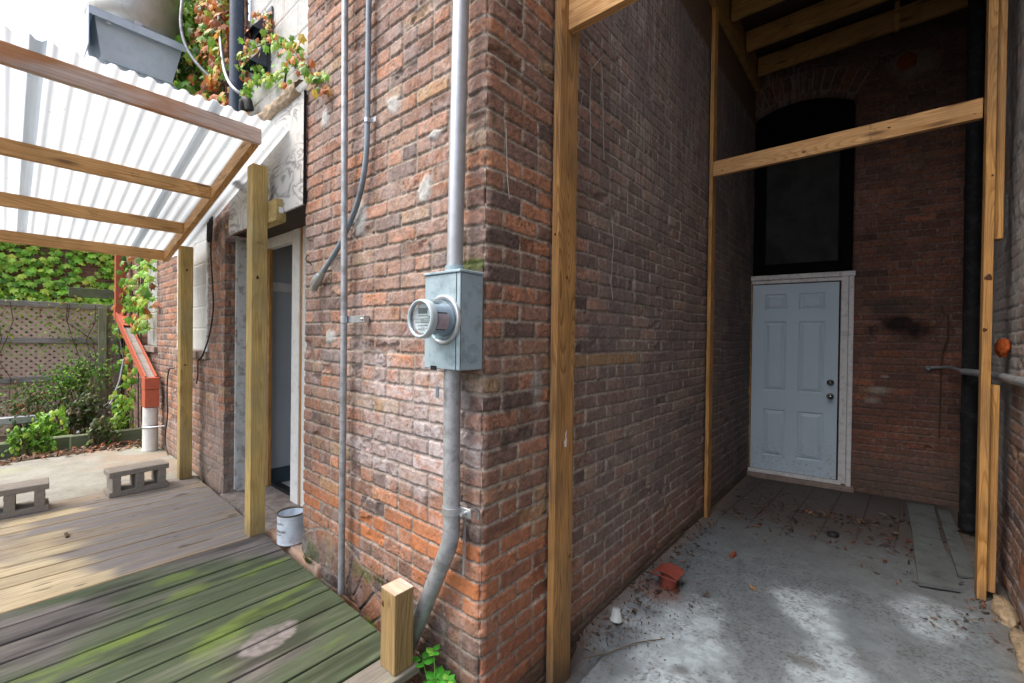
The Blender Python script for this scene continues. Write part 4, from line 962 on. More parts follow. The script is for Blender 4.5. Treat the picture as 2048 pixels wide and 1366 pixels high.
# ------------------------------------------------------------------ black drain stack, horizontal pipe, plugs in the passage
ds = empty('drain_stack', (1.60, 3.6, 0), 'black cast iron drain stack in the far right corner', 'drain pipe')
MB().tube([(1.605, 3.62, .04), (1.595, 3.62, 4.3)], .047, 20).tube([(1.605, 3.62, .05), (1.605, 3.62, .16)], .053, 20).tube([(1.605, 3.62, .85), (1.605, 3.62, .93)], .053, 20).tube([(1.60, 3.62, 2.55), (1.60, 3.62, 2.65)], .053, 20).build('pipe', M_IRON, ds)
hp = empty('horizontal_pipe', (1.55, 2.5, 1.25), 'grey pipe running level along the right wall behind the studs', 'pipe')
MB().tube([(1.56, 3.50, 1.245), (1.605, 3.3, 1.248), (1.628, 2.6, 1.262), (1.625, 1.2, 1.28), (1.625, -.5, 1.29)], .024, 14).build('pipe', M_CONDUIT, hp)
MB().tube([WC(1.44, .03, 1.235), WC(1.55, .10, 1.245), (1.56, 3.50, 1.245)], .014, 12).lathe([(0, .0), (.026, .0), (.024, .02), (.012, .03)], WC(1.42, .0, 1.225), 'Z', 14, M=Matrix(((cs, 0, sn), (sn, 0, -cs), (0, 1, 0)))).build('coupling', M_CONDUIT, hp)
tag(MB().tube([WC(1.50, .02, 1.80), WC(1.505, .03, 1.72), WC(1.54, .035, 1.70), WC(1.54, .035, 1.5), WC(1.51, .03, 1.38), WC(1.50, .03, 1.2), WC(1.50, .02, .6)], .005, 8).build('thin_tube', M_TWIGD), 'thin dark tube running down the back wall beside the black drain stack', 'pipe')
def blob(name, c, r, mat, seed, squash=(1, 1, 1), parent=None):
    nu, nv = 28, 20; vs = []; rng = np.random.default_rng(seed)
    for i in range(nv+1):
        for j in range(nu):
            a = 2*PI*j/nu; b = PI*i/nv
            k = 1+.35*(float(fb(np.array(3*math.sin(b)*math.cos(a)+seed), np.array(3*math.sin(b)*math.sin(a)+2*b), 5, 3))-.5)*2
            vs.append((c[0]+r*k*math.sin(b)*math.cos(a)*squash[0], c[1]+r*k*math.sin(b)*math.sin(a)*squash[1], c[2]+r*k*math.cos(b)*squash[2]))
    b = MB(); b.add(vs, [(i*nu+j, (i+1)*nu+j, (i+1)*nu+(j+1) % nu, i*nu+(j+1) % nu) for i in range(nv) for j in range(nu)], True)
    return b.build(name, mat, parent)
tag(blob('foam_plug', (1.628, 2.62, 1.43), .055, M_TERRA, 3, (.55, .8, 1)), 'orange foam plug bulging from the right wall beside the stud', 'foam plug')
fc = WC(1.23, .0, 4.07)
tag(blob('round_plug', fc, .075, M_TERRAD, 5, (1, .3, 1)), 'rusty orange round plug high in the back brick wall', 'wall plug')
fm = MB()
tag(blob('spray_foam', (1.615, 2.34, .02), .075, M_FOAM, 8, (.62, 2.1, .62)), 'beige lump of spray foam lying at the foot of the split stud', 'foam')
tag(blob('spray_foam', (1.635, 1.86, .01), .085, M_FOAM, 9, (.55, 3.4, .55)), 'long beige foam ridge along the base of the right wall', 'foam')

# ------------------------------------------------------------------ small things on the passage floor
rc = empty('vent_cap', (.16, 1.40, 0), 'red steel vent cap poking out of the passage floor', 'vent cap')
MB().tube([(.165, 1.41, -.02), (.165, 1.41, .09)], .044, 16).build('pipe', M_REDCAP, rc)
vs = []
for i in range(7):
    for j in range(2): vs.append((.165-.072+.144*i/6, 1.41-.068+.136*j, .108-.020*((i-3)/3)**2))
b = MB(); b.add(vs, [(2*i, 2*i+2, 2*i+3, 2*i+1) for i in range(6)], True); b.box(.093, .237, 1.339, 1.342, .080, .088); b.build('cap_plate', M_REDCAP, rc)
tag(MB().lathe([(.0, .055), (.017, .055), (.0195, .052), (.0285, .004), (.033, .002), (.033, .0)], (.090, .900, .022), 'Z', 28).build('plastic_cup', M_CUP), 'small white plastic cup upside down by the wall on the concrete', 'cup')
tag(MB().lathe([(.0, .028), (.030, .028), (.036, .022), (.036, .0)], (.835, 2.90, .004), 'Z', 22).build('rubber_disc', M_BLACK), 'small round black rubber disc lying on the dark paving', 'disc')
b = MB(); b.prism([(1.276, 4.11), (1.455, 4.16), (1.44, 3.3), (1.464, 2.47), (1.283, 2.40), (1.285, 3.4)], .018, lambda u, v, w: (u, v, .012+w))
tag(b.build('stone_slab', M_STONE), 'long narrow grey slate slab lying on the floor near the right wall', 'slab')
b = MB(); b.prism([(1.47, 4.12), (1.55, 4.14), (1.56, 2.75), (1.475, 2.7)], .012, lambda u, v, w: (u, v, .008+w))
tag(b.build('floor_board', M_STONE), 'narrower dark slate strip lying between the slab and the right wall', 'board')

# ------------------------------------------------------------------ tin can
tc = empty('tin_can', (-1.632, .012, .192), 'ribbed white tin can standing on the pink stone doorstep', 'can')
prof = [(.0, .004), (.074, .004), (.078, .0), (.0795, .004), (.0785, .010)]
for k in range(13):
    z = .016+.0108*k; prof += [(.0765, z), (.0790, z+.0054)]
prof += [(.0785, .165), (.0785, .172)]
cx, cy, cz = -1.632, .012, .193
cb = MB().lathe(prof, (cx, cy, cz), 'Z', 48).lathe([(.0765, .172), (.0762, .012), (.0, .012)], (cx, cy, cz), 'Z', 48).build('can_body', M_CAN, tc)
MB().lathe([(.0785, .171), (.0812, .173), (.0815, .180), (.0790, .182), (.0765, .178), (.0762, .171)], (cx, cy, cz), 'Z', 48).build('can_rim', M_RIM, tc)
def canword(body, size, z, a0):
    cu = bpy.data.curves.new('w', 'FONT'); cu.body = body; cu.size = size; cu.extrude = .0003; cu.align_x = 'LEFT'
    tmp = bpy.data.objects.new('t', cu); COL.objects.link(tmp); me = bpy.data.meshes.new_from_object(tmp.evaluated_get(bpy.context.evaluated_depsgraph_get())); bpy.data.objects.remove(tmp)
    for v in me.vertices:
        a = a0+v.co.x/.080; r = .0803+v.co.z; v.co = (cx+r*math.cos(a)-tc.location.x, cy+r*math.sin(a)-tc.location.y, z+v.co.y-tc.location.z)
    me.materials.clear(); me.materials.append(M_INK); o = bpy.data.objects.new('can_lettering', me); COL.objects.link(o); o.parent = tc
A0 = math.radians(-113)
canword('SLUTU', .017, cz+.125, A0+.38); canword('ROOMS', .020, cz+.078, A0+.30); canword('IN WATER', .008, cz+.062, A0+.32)

# ------------------------------------------------------------------ cinder blocks
def cinder():
    root = empty('cinder_block', (0, 0, 0))
    b = MB(); L, D, H = .365, .19, .19     # length along local y, cores along local x
    def wall(y0, y1, z0, z1): b.box(-D/2, D/2, y0, y1, z0, z1, .003)
    t_ = .040
    wall(-L/2, L/2, 0, t_); wall(-L/2, L/2, H-t_, H)
    for y in (-L/2+.018, -.026, L/2-.018-.052): wall(y, y+.052, t_-.001, H-t_+.001)
    me_o = b.build('block_shell', M_BLOCK, root)
    return root, me_o
cb0, sh0 = cinder()
# the children follow their root: meshes are in the root's local space
def place(root, x, y, z, rz, label): root.location = (x, y, z); root.rotation_euler.z = rz; tag(root, label, 'cinder block', 'cinder blocks at the end of the deck')
place(cb0, -3.40, -.44, .206, math.radians(3), 'grey cinder block lying at the deck end by the white drain pipe')
r1 = cb0.copy(); COL.objects.link(r1); c1 = sh0.copy(); COL.objects.link(c1); c1.parent = r1
place(r1, -3.41, -1.105, .206, math.radians(-2), 'grey cinder block at the left edge cut off by the photo')
# roughen the block
for o in (sh0,):
    bm_sub = o.modifiers.new('sub', 'SUBSURF'); bm_sub.subdivision_type = 'SIMPLE'; bm_sub.levels = 4; bm_sub.render_levels = 4
    tex = bpy.data.textures.new('rough', 'CLOUDS'); tex.noise_scale = .018
    dm = o.modifiers.new('disp', 'DISPLACE'); dm.texture = tex; dm.strength = .006
for o in (c1,):
    bm_sub = o.modifiers.get('sub') or o.modifiers.new('sub', 'SUBSURF'); bm_sub.subdivision_type = 'SIMPLE'; bm_sub.levels = 4; bm_sub.render_levels = 4
    dm = o.modifiers.get('disp') or o.modifiers.new('disp', 'DISPLACE'); dm.texture = tex; dm.strength = .006

# ------------------------------------------------------------------ downspout
dsp = empty('downspout', (-5, -.12, .2), 'orange square downspout stepping into a white drain pipe on the wall', 'downspout')
def sqtube(b, p, q, w, d, up=Vector((0, 1, 0))):
    p = Vector(p); q = Vector(q); t = (q-p).normalized(); s_ = t.cross(up).normalized(); u_ = s_.cross(t)
    vs = [p+s_*a*w+u_*c*d for a, c in ((-1, -1), (1, -1), (1, 1), (-1, 1))]+[q+s_*a*w+u_*c*d for a, c in ((-1, -1), (1, -1), (1, 1), (-1, 1))]
    b.add(vs, [(0, 1, 2, 3), (7, 6, 5, 4), (0, 4, 5, 1), (1, 5, 6, 2), (2, 6, 7, 3), (3, 7, 4, 0)])
X0, X1, YD = -6.75, -4.86, -.105
b = MB(); sqtube(b, (X0, YD, 3.2), (X0, YD, 1.66), .055, .05); sqtube(b, (X0, YD, 1.80), (X0, YD, 1.64), .062, .056); b.build('upper_pipe', M_RUST, dsp)
b = MB(); sqtube(b, (X0, YD-.045, 1.70), (X1, YD-.045, .95), .05, .006); sqtube(b, (X0, YD+.045, 1.70), (X1, YD+.045, .95), .05, .006)
sqtube(b, (X0, YD, 1.66), (X1, YD, .905), .006, .05)
mid = lambda k: (X0+(X1-X0)*k, YD, 1.735+(.985-1.735)*k)
sqtube(b, mid(0), mid(.25), .006, .05)
b.build('open_trough', M_RUST, dsp)
MB().box(-6.2, -5.0, YD-.035, YD+.035, 0, 0.004).v
b = MB(); sqtube(b, tuple(Vector(mid(.22))+Vector((0, 0, -.03))), tuple(Vector(mid(.97))+Vector((0, 0, -.03))), .004, .040); b.build('trough_liner', M_GREYWOOD, dsp)
b = MB(); sqtube(b, (X1, YD, .98), (X1, YD, .86), .085, .062); sqtube(b, (X1, YD, .855), (X1, YD, .67), .082, .060); b.build('lower_elbow', M_RUST, dsp)
MB().tube([(X1, YD, .66), (X1, YD, .20)], .066, 24).tube([(X1, YD, .22), (X1, YD, .20)], .072, 24).build('drain_pipe', M_PVC, dsp)
MB().tube([(X1, YD, .44), (X1, YD, .475)], .069, 24).tube([(X1+.02, YD-.07, .457), (X1+.10, YD-.02, .46), (X1+.14, -.01, .465)], .008, 8).build('clamp', M_GALV, dsp)

# ------------------------------------------------------------------ exhaust fan
ex = empty('exhaust_fan', (-3.5, -.45, 3.3), 'galvanised exhaust duct with round fan bowl above the canopy', 'exhaust fan')
fl = MB(); fl.box(-3.80, -3.2, -.748, -.165, 3.765, 3.772); fl.box(-3.206, -3.2, -.748, -.165, 3.715, 3.767, .001); fl.box(-3.80, -3.2, -.752, -.746, 3.50, 3.767, .001); fl.build('flange', M_GALVD, ex)
b = MB(); T = [(-3.76, -.72), (-3.24, -.72), (-3.24, -.195), (-3.76, -.195)]; Bq = [(-3.66, -.675), (-3.28, -.675), (-3.28, -.255), (-3.66, -.255)]
b.add([(x, y, 3.765) for x, y in T]+[(x, y, 3.47) for x, y in Bq], [(0, 1, 5, 4), (1, 2, 6, 5), (2, 3, 7, 6), (3, 0, 4, 7)]); b.box(-3.665, -3.275, -.68, -.25, 3.462, 3.472, .001); b.build('tapered_hood', M_GALVD, ex)
MB().box(-3.64, -3.30, -.655, -.02, 3.10, 3.46, .002).build('duct_box', M_GALVD, ex)
MB().lathe([(.02, .0), (.22, .0), (.275, .03), (.30, .12), (.305, .34), (.30, .36), (.315, .37), (.315, .40), (.20, .50), (.0, .52)], (-3.50, -.455, 3.775), 'Z', 48).build('fan_bowl', M_SPUN, ex)
MB().box(-3.215, -3.20, -.50, -.455, 3.775, 3.80, .001).build('bracket', M_GALV, ex); MB().box(-3.23, -3.21, -.655, -.63, 3.70, 3.74, .001).build('bracket', M_GALV, ex)
tag(MB().tube(smooth([(-3.1, -.23, 4.9), (-3.08, -.23, 4.2), (-3.06, -.25, 3.85), (-3.03, -.21, 3.65), (-2.96, -.12, 3.5), (-2.9, -.03, 3.42)]), .0115, 10).build('flexible_conduit', M_CONDUIT), 'pale flexible conduit hanging in front of the galvanised exhaust hood', 'conduit')

# ------------------------------------------------------------------ vegetation
rng = np.random.default_rng(5)
IVY = [(0, -.5), (.16, -.36), (.5, -.22), (.34, .02), (.42, .3), (.14, .24), (0, .55), (-.14, .24), (-.42, .3), (-.34, .02), (-.5, -.22), (-.16, -.36)]
OVAL = [(0, -.5), (.22, -.28), (.34, 0), (.24, .28), (0, .58), (-.24, .28), (-.34, 0), (-.22, -.28)]
DRY = [(0, -.5), (.2, -.2), (.15, .1), (.3, .3), (0, .5), (-.22, .25), (-.12, 0), (-.28, -.25)]
def leaves(name, pts, nrm, size, cols, shape=IVY, parent=None, droop=.5, fold=.25, down=True, mat=None):
    """one mesh of leaves: pts, nrm (n, 3); size (n,), cols (n, 3)"""
    n = len(pts); k = len(shape); V = np.zeros((n, k+1, 3)); sh = np.array(shape)
    nrm = nrm/np.linalg.norm(nrm, axis=1, keepdims=True)
    dn = np.array([0, 0, -1.0])+rng.normal(0, .35, (n, 3)) if down else rng.normal(0, 1, (n, 3))
    tip = dn-nrm*np.sum(dn*nrm, 1, keepdims=True); tip /= np.linalg.norm(tip, axis=1, keepdims=True); sd_ = np.cross(tip, nrm)
    for j, (a, b_) in enumerate(shape):
        cv = -fold*abs(a)-.22*b_*b_
        V[:, j] = pts+size[:, None]*(sd_*a+tip*b_+nrm*cv)
    V[:, k] = pts+size[:, None]*nrm*.04
    F = np.array([(j, (j+1) % k, k) for j in range(k)])
    faces = (F[None]+(np.arange(n)*(k+1))[:, None, None]).reshape(-1, 3)
    me = bpy.data.meshes.new(name); off = np.array(wloc(parent) if parent else (0, 0, 0))
    me.from_pydata((V.reshape(-1, 3)-off).tolist(), [], faces.tolist()); me.update()
    ca = me.color_attributes.new('Col', 'FLOAT_COLOR', 'POINT'); arr = np.ones((n*(k+1), 4), np.float32); arr[:, :3] = np.repeat(cols, k+1, 0); ca.data.foreach_set('color', arr.ravel())
    me.materials.append(mat or M_LEAF); o = bpy.data.objects.new(name, me); COL.objects.link(o)
    if parent: o.parent = parent
    return o
def pick(n, pal, pr, jit=.25):
    pal = np.array(pal); c = pal[rng.choice(len(pal), n, p=np.array(pr)/sum(pr))]; return c*(1+rng.uniform(-jit, jit, (n, 1)))
GR = [(.13, .30, .03), (.20, .42, .04), (.07, .17, .02), (.30, .48, .07), (.40, .52, .06)]
OR = [(.50, .17, .04), (.40, .12, .03), (.55, .30, .08), (.30, .10, .04), (.55, .42, .08)]

# ivy covered house behind the fence
iv = empty('ivy_house', (-11, -1, 0), 'brick house wall wholly covered in bright green ivy behind the fence', 'building')
MB().box(-11.4, -11.0, -8, 3.5, -.2, 5.6).build('wall', M_SHB, iv)
n = 9500; y = rng.uniform(-7, 2.2, n); z = rng.uniform(1.0, 5.5, n); row = np.mod(z, .16)
pts = np.stack([-10.95+rng.uniform(0, .14, n)+.06*np.sin(y*3+z*2), y, z], 1); nr = np.stack([np.ones(n), rng.normal(0, .35, n), .55+rng.normal(0, .3, n)], 1)
leaves('ivy', pts, nr, rng.uniform(.10, .16, n), np.clip(pick(n, GR, (.2, .35, .05, .28, .12))*1.5, 0, .8), IVY, iv)

# autumn ivy on the wall above the canopy
ca_ = empty('autumn_ivy', (-3, -.1, 3), 'climbing ivy with orange dry and green leaves above the canopy', 'ivy')
def patch(n, x0, x1, z0, z1, dens, y0=-.03, y1=-.16):
    P = []; 
    while len(P) < n:
        x = rng.uniform(x0, x1); z = rng.uniform(z0, z1)
        if float(fb(np.array(x*3.0), np.array(z*2.5), 990, 3)) > dens: P.append((x, rng.uniform(y1, y0), z))
    return np.array(P)
p = patch(1500, -4.1, -2.55, 2.75, 4.7, .40); nr = np.stack([.35+rng.normal(0, .5, len(p)), -np.ones(len(p)), rng.normal(0.1, .5, len(p))], 1)
w = ss(-3.4, -2.9, p[:, 0]+.4*(rng.random(len(p))-.5))
cg = pick(len(p), GR, (.3, .3, .15, .15, .1)); co = pick(len(p), OR, (.3, .2, .2, .1, .2)); sel = rng.random(len(p)) < .12+.62*w
leaves('ivy_leaves', p, nr, rng.uniform(.05, .095, len(p)), np.where(sel[:, None], co, cg), IVY, ca_)
p = patch(500, -4.3, -3.1, 2.7, 4.6, .3, -.06, -.22); nr = np.stack([.35+rng.normal(0, .5, len(p)), -np.ones(len(p)), rng.normal(0.1, .5, len(p))], 1)
leaves('ivy_leaves', p, nr, rng.uniform(.06, .10, len(p)), pick(len(p), GR, (.3, .2, .4, .08, .02)), IVY, ca_)
b = MB()
for i in range(14):
    x = rng.uniform(-4, -2.6); pts_ = [(x, -.02, 2.6)]
    for k in range(8): x += rng.normal(0, .06); pts_.append((x, -.025, 2.6+.27*(k+1)))
    b.tube(pts_, .006, 5)
b.build('ivy_stems', M_TWIGD, ca_)
# sprays of vine over the block panel
vs_ = empty('vine_spray', (-2, -.05, 3.2), 'vine sprays with small green and orange leaves crossing the grey block panel', 'vine')
def spray(path, n, size, pr, grn):
    P = []; path = np.array(path, float)
    for i in range(n):
        t_ = rng.uniform(0, len(path)-1.001); k = int(t_); q = path[k]+(path[k+1]-path[k])*(t_-k); P.append(q+rng.normal(0, 1, 3)*np.array((.035, .015, .04)))
    P = np.array(P); nr = np.stack([.3+rng.normal(0, .5, n), -np.ones(n), rng.normal(0, .5, n)], 1)
    sel = rng.random(n) < grn; c = np.where(sel[:, None], pick(n, GR, (.2, .35, .05, .25, .15)), pick(n, OR, (.3, .2, .2, .1, .2)))
    leaves('vine_leaves', P, nr, rng.uniform(size*.6, size, n), c, IVY, vs_)
    MB().tube([tuple(q) for q in path], .003, 5).build('vine_stem', M_TWIGD, vs_)
spray([(-2.42, -.05, 3.30), (-2.2, -.06, 3.38), (-1.95, -.05, 3.32), (-1.7, -.05, 3.22), (-1.5, -.05, 3.08), (-1.3, -.05, 2.90), (-1.17, -.035, 2.76)], 130, .062, None, .55)
spray([(-2.35, -.05, 3.10), (-2.1, -.06, 3.14), (-1.85, -.05, 3.08), (-1.62, -.05, 3.02)], 90, .06, None, .9)
spray([(-2.4, -.05, 3.34), (-2.25, -.06, 3.44), (-2.1, -.05, 3.52), (-1.95, -.05, 3.47), (-1.86, -.05, 3.40)], 55, .05, None, .15)
spray([(-2.42, -.05, 2.92), (-2.3, -.07, 2.88), (-2.2, -.05, 2.9)], 26, .08, None, .15)
# vine at the far end of the wall
fv = empty('wall_vine', (-6.3, -.1, 1.5), 'vine climbing the far end of the brick wall behind the downspout', 'vine')
p1_ = patch(230, -7.1, -5.0, 1.75, 2.9, .40, -.03, -.14); p2_ = patch(110, -7.15, -6.0, .4, 1.9, .42, -.03, -.14); p3_ = patch(60, -5.9, -5.3, 1.45, 1.9, .3, -.03, -.12); p = np.concatenate([p1_, p2_, p3_])
nr = np.stack([.5+rng.normal(0, .5, len(p)), -np.ones(len(p)), rng.normal(0.1, .5, len(p))], 1); sel = rng.random(len(p)) < .2
leaves('vine_leaves', p, nr, rng.uniform(.06, .12, len(p)), np.where(sel[:, None], pick(len(p), OR, (.3, .2, .2, .1, .2)), pick(len(p), GR, (.3, .3, .15, .15, .1))), IVY, fv)
b = MB()
for i in range(5):
    x = -7.05+.35*i; pts_ = [(x, -.02, .15)]
    for k in range(9): x += rng.normal(0, .05); pts_.append((x, -.025, .15+.3*(k+1)))
    b.tube(pts_, .008, 5)
b.build('vine_stem', M_TWIGD, fv)
tag(MB().box(-7.3, -7.15, -.03, .3, -.1, 4.4).build('dark_post', M_DARKWOOD), 'dark corner board at the far end of the brick wall', 'board')

# lattice fence
fe = empty('lattice_fence', (-7.2, -1, .15), 'tan diagonal lattice fence with grey rails at the back of the yard', 'fence')
b = MB(); y0, y1, z0, z1 = -2.6, -.03, .16, 1.84
for sgn, xo in ((1, -7.236), (-1, -7.228)):
    c = -6.0
    while c < 6:
        # line z = sgn*(y - c) clipped to the panel
        ts = []
        for yy_ in np.linspace(y0, y1, 60):
            zz = z0+sgn*(yy_-c)
            if z0 <= zz <= z1: ts.append(yy_)
        if len(ts) > 1:
            ya, yb = ts[0], ts[-1]; za, zb = z0+sgn*(ya-c), z0+sgn*(yb-c); w = .017*1.414
            b.add([(xo, ya, za-w), (xo, yb, zb-w), (xo, yb, zb+w), (xo, ya, za+w), (xo-.007, ya, za-w), (xo-.007, yb, zb-w), (xo-.007, yb, zb+w), (xo-.007, ya, za+w)], [(0, 1, 2, 3), (7, 6, 5, 4), (0, 4, 5, 1), (2, 6, 7, 3), (1, 5, 6, 2), (0, 3, 7, 4)])
        c += .083
b.build('lattice_panel', M_LATT, fe)
for zz, yb in ((1.81, -.03), (1.34, -.03), (.84, -.5)): MB().box(-7.225, -7.19, -2.6, yb, zz-.035, zz+.035, .003).build('rail', M_GREYWOOD, fe)
MB().box(-7.22, -7.13, -.275, -.19, .1, 1.80, .004).build('fence_post', M_GREYWOODZ, fe)
MB().box(-7.26, -7.23, -.56, -.02, 1.93, 2.06, .003).build('top_plank', M_MOSSWOOD, fe)
lv = empty('fence_creeper', (-7.18, -1, .2), 'thin yellow green creeper scattered over the lattice fence', 'creeper')
m_ = 900; yy_ = rng.uniform(-2.4, -.05, m_); zz_ = .2+1.75*rng.random(m_)**.9; kk = np.array([float(fb(np.array(a*2.2), np.array(b_*2.2), 995, 3)) for a, b_ in zip(yy_, zz_)]) > .44; yy_ = yy_[kk]; zz_ = zz_[kk]; m_ = len(yy_)
leaves('creeper_leaves', np.stack([rng.uniform(-7.22, -7.10, m_), yy_, zz_], 1), np.stack([np.ones(m_), rng.normal(0, .5, m_), rng.normal(.2, .4, m_)], 1), rng.uniform(.02, .045, m_), pick(m_, [(.20, .32, .03), (.40, .46, .06), (.09, .18, .03), (.25, .14, .06)], (.3, .25, .3, .15)), OVAL, lv)
b = MB()
for i in range(9):
    y_ = rng.uniform(-2.0, -.1); pts_ = [(-7.18, y_, .15)]
    for k in range(7): y_ += rng.normal(0, .07); pts_.append((-7.17, y_, .15+.24*(k+1)))
    b.tube(pts_, .004, 5)
b.build('creeper_stems', M_TWIGD, lv)
# planter edging, shrubs behind
for k, (xa, xb, ya, yb, zt, lb) in enumerate(((-5.80, -5.68, -3.0, -.62, .31, 'weathered pale timber edging the planting bed on the far left'), (-5.62, -5.55, -.66, -.05, .33, 'mossy green timber edging by the wall below the shovel'))):
    o = MB().box(xa, xb, ya, yb, .12, zt, .008).build('bed_edging', M_MOSSWOOD); tag(o, lb, 'timber edging')
tag(MB().box(-6.35, -6.25, -2.6, -.75, .42, .50, .006).build('metal_tray', M_GALV), 'grey metal strip lying behind the planting bed', 'metal strip')
def shrub(cx, cy, cz, rx, ry, rz, n, label, pal, pr, size=.06, grp='weedy shrubs along the fence'):
    r = empty('weed_shrub', (cx, cy, .15), label, 'shrub', grp)
    d = rng.normal(0, 1, (n, 3)); d /= np.linalg.norm(d, axis=1, keepdims=True); rr = rng.random(n)**.45
    clump = (rng.random((12, 3))-.5)*2; ci = rng.integers(0, 12, n)
    p = np.array((cx, cy, cz))+(d*rr[:, None]*.55+clump[ci]*.55)*np.array((rx, ry, rz))
    nr = np.stack([.6+rng.normal(0, .6, n), -.3+rng.normal(0, .6, n), .4+rng.normal(0, .5, n)], 1)
    leaves('leaves', p, nr, rng.uniform(size*.6, size*1.2, n), pick(n, pal, pr), OVAL, r)
    b = MB()
    for c_ in clump:
        q = np.array((cx, cy, cz))+c_*.55*np.array((rx, ry, rz)); b.tube([(cx+c_[0]*.1, cy+c_[1]*.1, .14), tuple((np.array((cx, cy, .15))+q)/2+rng.normal(0, .03, 3)), tuple(q)], .006, 5)
    b.build('stems', M_TWIGD, r)
shrub(-6.85, -.62, .80, .22, .62, .42, 1100, 'leafy green shrub tangled in front of the fence post', GR, (.3, .2, .4, .07, .03), .038)
shrub(-6.4, -.95, .50, .25, .30, .45, 700, 'dark wilting shrub at the left in front of the lattice', [(.05, .10, .02), (.10, .16, .04), (.20, .14, .06), (.16, .08, .03)], (.35, .3, .2, .15), .045)
shrub(-5.95, -.80, .36, .12, .16, .22, 260, 'low bright green weeds beside the timber edging', GR, (.25, .4, .05, .2, .1), .075)
shrub(-6.15, -.52, .46, .15, .20, .38, 420, 'thin dark weed standing left of the shovel blade', [(.05, .09, .025), (.09, .15, .03), (.12, .10, .05)], (.4, .3, .3), .06)
shrub(-5.7, -.22, .50, .12, .12, .30, 200, 'yellow green weed by the wall below the downspout', GR, (.2, .25, .1, .25, .2), .06)
shrub(-5.52, -.95, .34, .07, .20, .16, 220, 'weeds drooping over the pale timber edging on the far left', GR, (.3, .3, .25, .1, .05), .065)
shrub(-5.48, -.42, .36, .05, .16, .16, 160, 'dark thin weeds hanging over the mossy timber edging', [(.06, .10, .03), (.10, .17, .04), (.16, .13, .05)], (.4, .35, .25), .055)
shrub(-5.12, -.10, .32, .08, .04, .12, 90, 'small bright weed at the foot of the white drain pipe', GR, (.15, .4, 0, .35, .1), .05)
# shovel
sh = empty('shovel', (-6.3, -.2, .3), 'old steel shovel leaning with its blade down among the weeds', 'shovel')
MB().tube([(-6.32, -.12, 1.12), (-6.30, -.16, .85), (-6.28, -.235, .60), (-6.27, -.26, .53), (-6.26, -.30, .51)], [.014, .013, .015, .02, .022], 10).build('handle', M_SHOVEL, sh)
b = MB(); vs = []
for i in range(8):
    t_ = i/7
    for j in range(7):
        q = (j-3)/3; wdt = .085*(1-.35*t_**4); vs.append((-6.26+.03*q*q-.01, -.28-.28*t_+.03*q, .53-.27*t_+wdt*q*.9))
b.add(vs, [(i*7+j, i*7+j+1, (i+1)*7+j+1, (i+1)*7+j) for i in range(7) for j in range(6)], True); o = b.build('blade', M_SHOVEL, sh); md = o.modifiers.new('s', 'SOLIDIFY'); md.thickness = .003
tag(MB().tube([(-6.9, -.10, 1.70), (-6.7, -.12, 1.45), (-6.5, -.12, 1.25), (-6.33, -.12, 1.10)], .008, 6).build('black_cable', M_BLACK), 'black cable hanging by the downspout above the shovel', 'cable')

# leaf litter
def litter(name, n, fx, size, lbl):
    p = np.array([fx() for _ in range(n)]); nr = np.stack([rng.normal(0, .45, n), rng.normal(0, .45, n), np.ones(n)], 1)
    o = leaves(name, p, nr, rng.uniform(size*.5, size*1.2, n), pick(n, [(.34, .11, .04), (.18, .08, .04), (.09, .06, .04), (.36, .21, .10), (.22, .16, .11)] if size > .05 else [(.20, .08, .045), (.12, .07, .045), (.06, .045, .035), (.24, .15, .08), (.15, .12, .09)], (.2, .2, .3, .1, .2)), DRY, None, down=False, fold=.5)
    tag(o, lbl, 'leaf litter', None, 'stuff'); return o
def yardpt():
    y = rng.uniform(-2.2, -.03); x = -5.33+rng.normal(0, .11)+.9*max(0, y+.45)*rng.random(); return (x, y, .205+rng.uniform(0, .02))
litter('leaf_litter', 420, yardpt, .065, 'dry orange brown leaves along the edge of the concrete patio')
def passpt():
    k = rng.random()
    if k < .30: return (abs(rng.normal(.05, .07)), rng.uniform(.6, 2.6), .012+rng.uniform(0, .012))
    if k < .62: return (rng.normal(.75, .35), rng.normal(3.05, .30), .008+rng.uniform(0, .012))
    if k < .86: return (min(1.62, rng.normal(1.45, .12)), rng.uniform(1.9, 3.9), .010+rng.uniform(0, .015))
    return (rng.normal(.30, .15), rng.normal(3.4, .25), .008+rng.uniform(0, .012))
litter('leaf_litter', 700, passpt, .030, 'small dry leaves and chips scattered over the passage floor')
def clustpt():
    k = rng.integers(0, 6); c = ((.55, 3.30, .20, .05), (.95, 3.35, .10, .06), (1.22, 3.0, .08, .16), (.45, 2.9, .22, .10), (.16, 1.45, .12, .12), (1.2, 3.6, .16, .05))[k]
    return (c[0]+rng.normal(0, c[2]), c[1]+rng.normal(0, c[3]), .012+rng.uniform(0, .015))
litter('leaf_litter', 190, clustpt, .050, 'drifts of curled brown leaves on the paving before the door')
def gritpt():
    return (.03+abs(rng.normal(0, .16)), rng.uniform(.55, 1.75), .008+rng.uniform(0, .006))
litter('grit', 1100, gritpt, .011, 'fine gravel and crumbs along the foot of the passage wall')
for k, (x, y, s, c, lb) in enumerate(((.36, 2.05, .07, (.32, .10, .05), 'curled red brown leaf standing on the concrete in mid passage'), (.88, .92, .035, (.45, .24, .10), 'tan leaf lying alone on the bright concrete'), (.55, 1.70, .045, (.36, .20, .08), 'yellow brown leaf near the middle of the passage floor'))):
    o = leaves('dry_leaf', np.array([(x, y, .022)]), np.array([(.5, -.6, .9)]), np.array([s]), np.array([c]), DRY, None, down=False, fold=.8); tag(o, lb, 'leaf')
tag(MB().tube([(.10, .56, .012), (.17, .66, .016), (.24, .82, .014), (.33, .93, .016)], .0025, 5).build('twig', M_TWIGD), 'thin bare twig lying on the concrete by the white cup', 'twig')
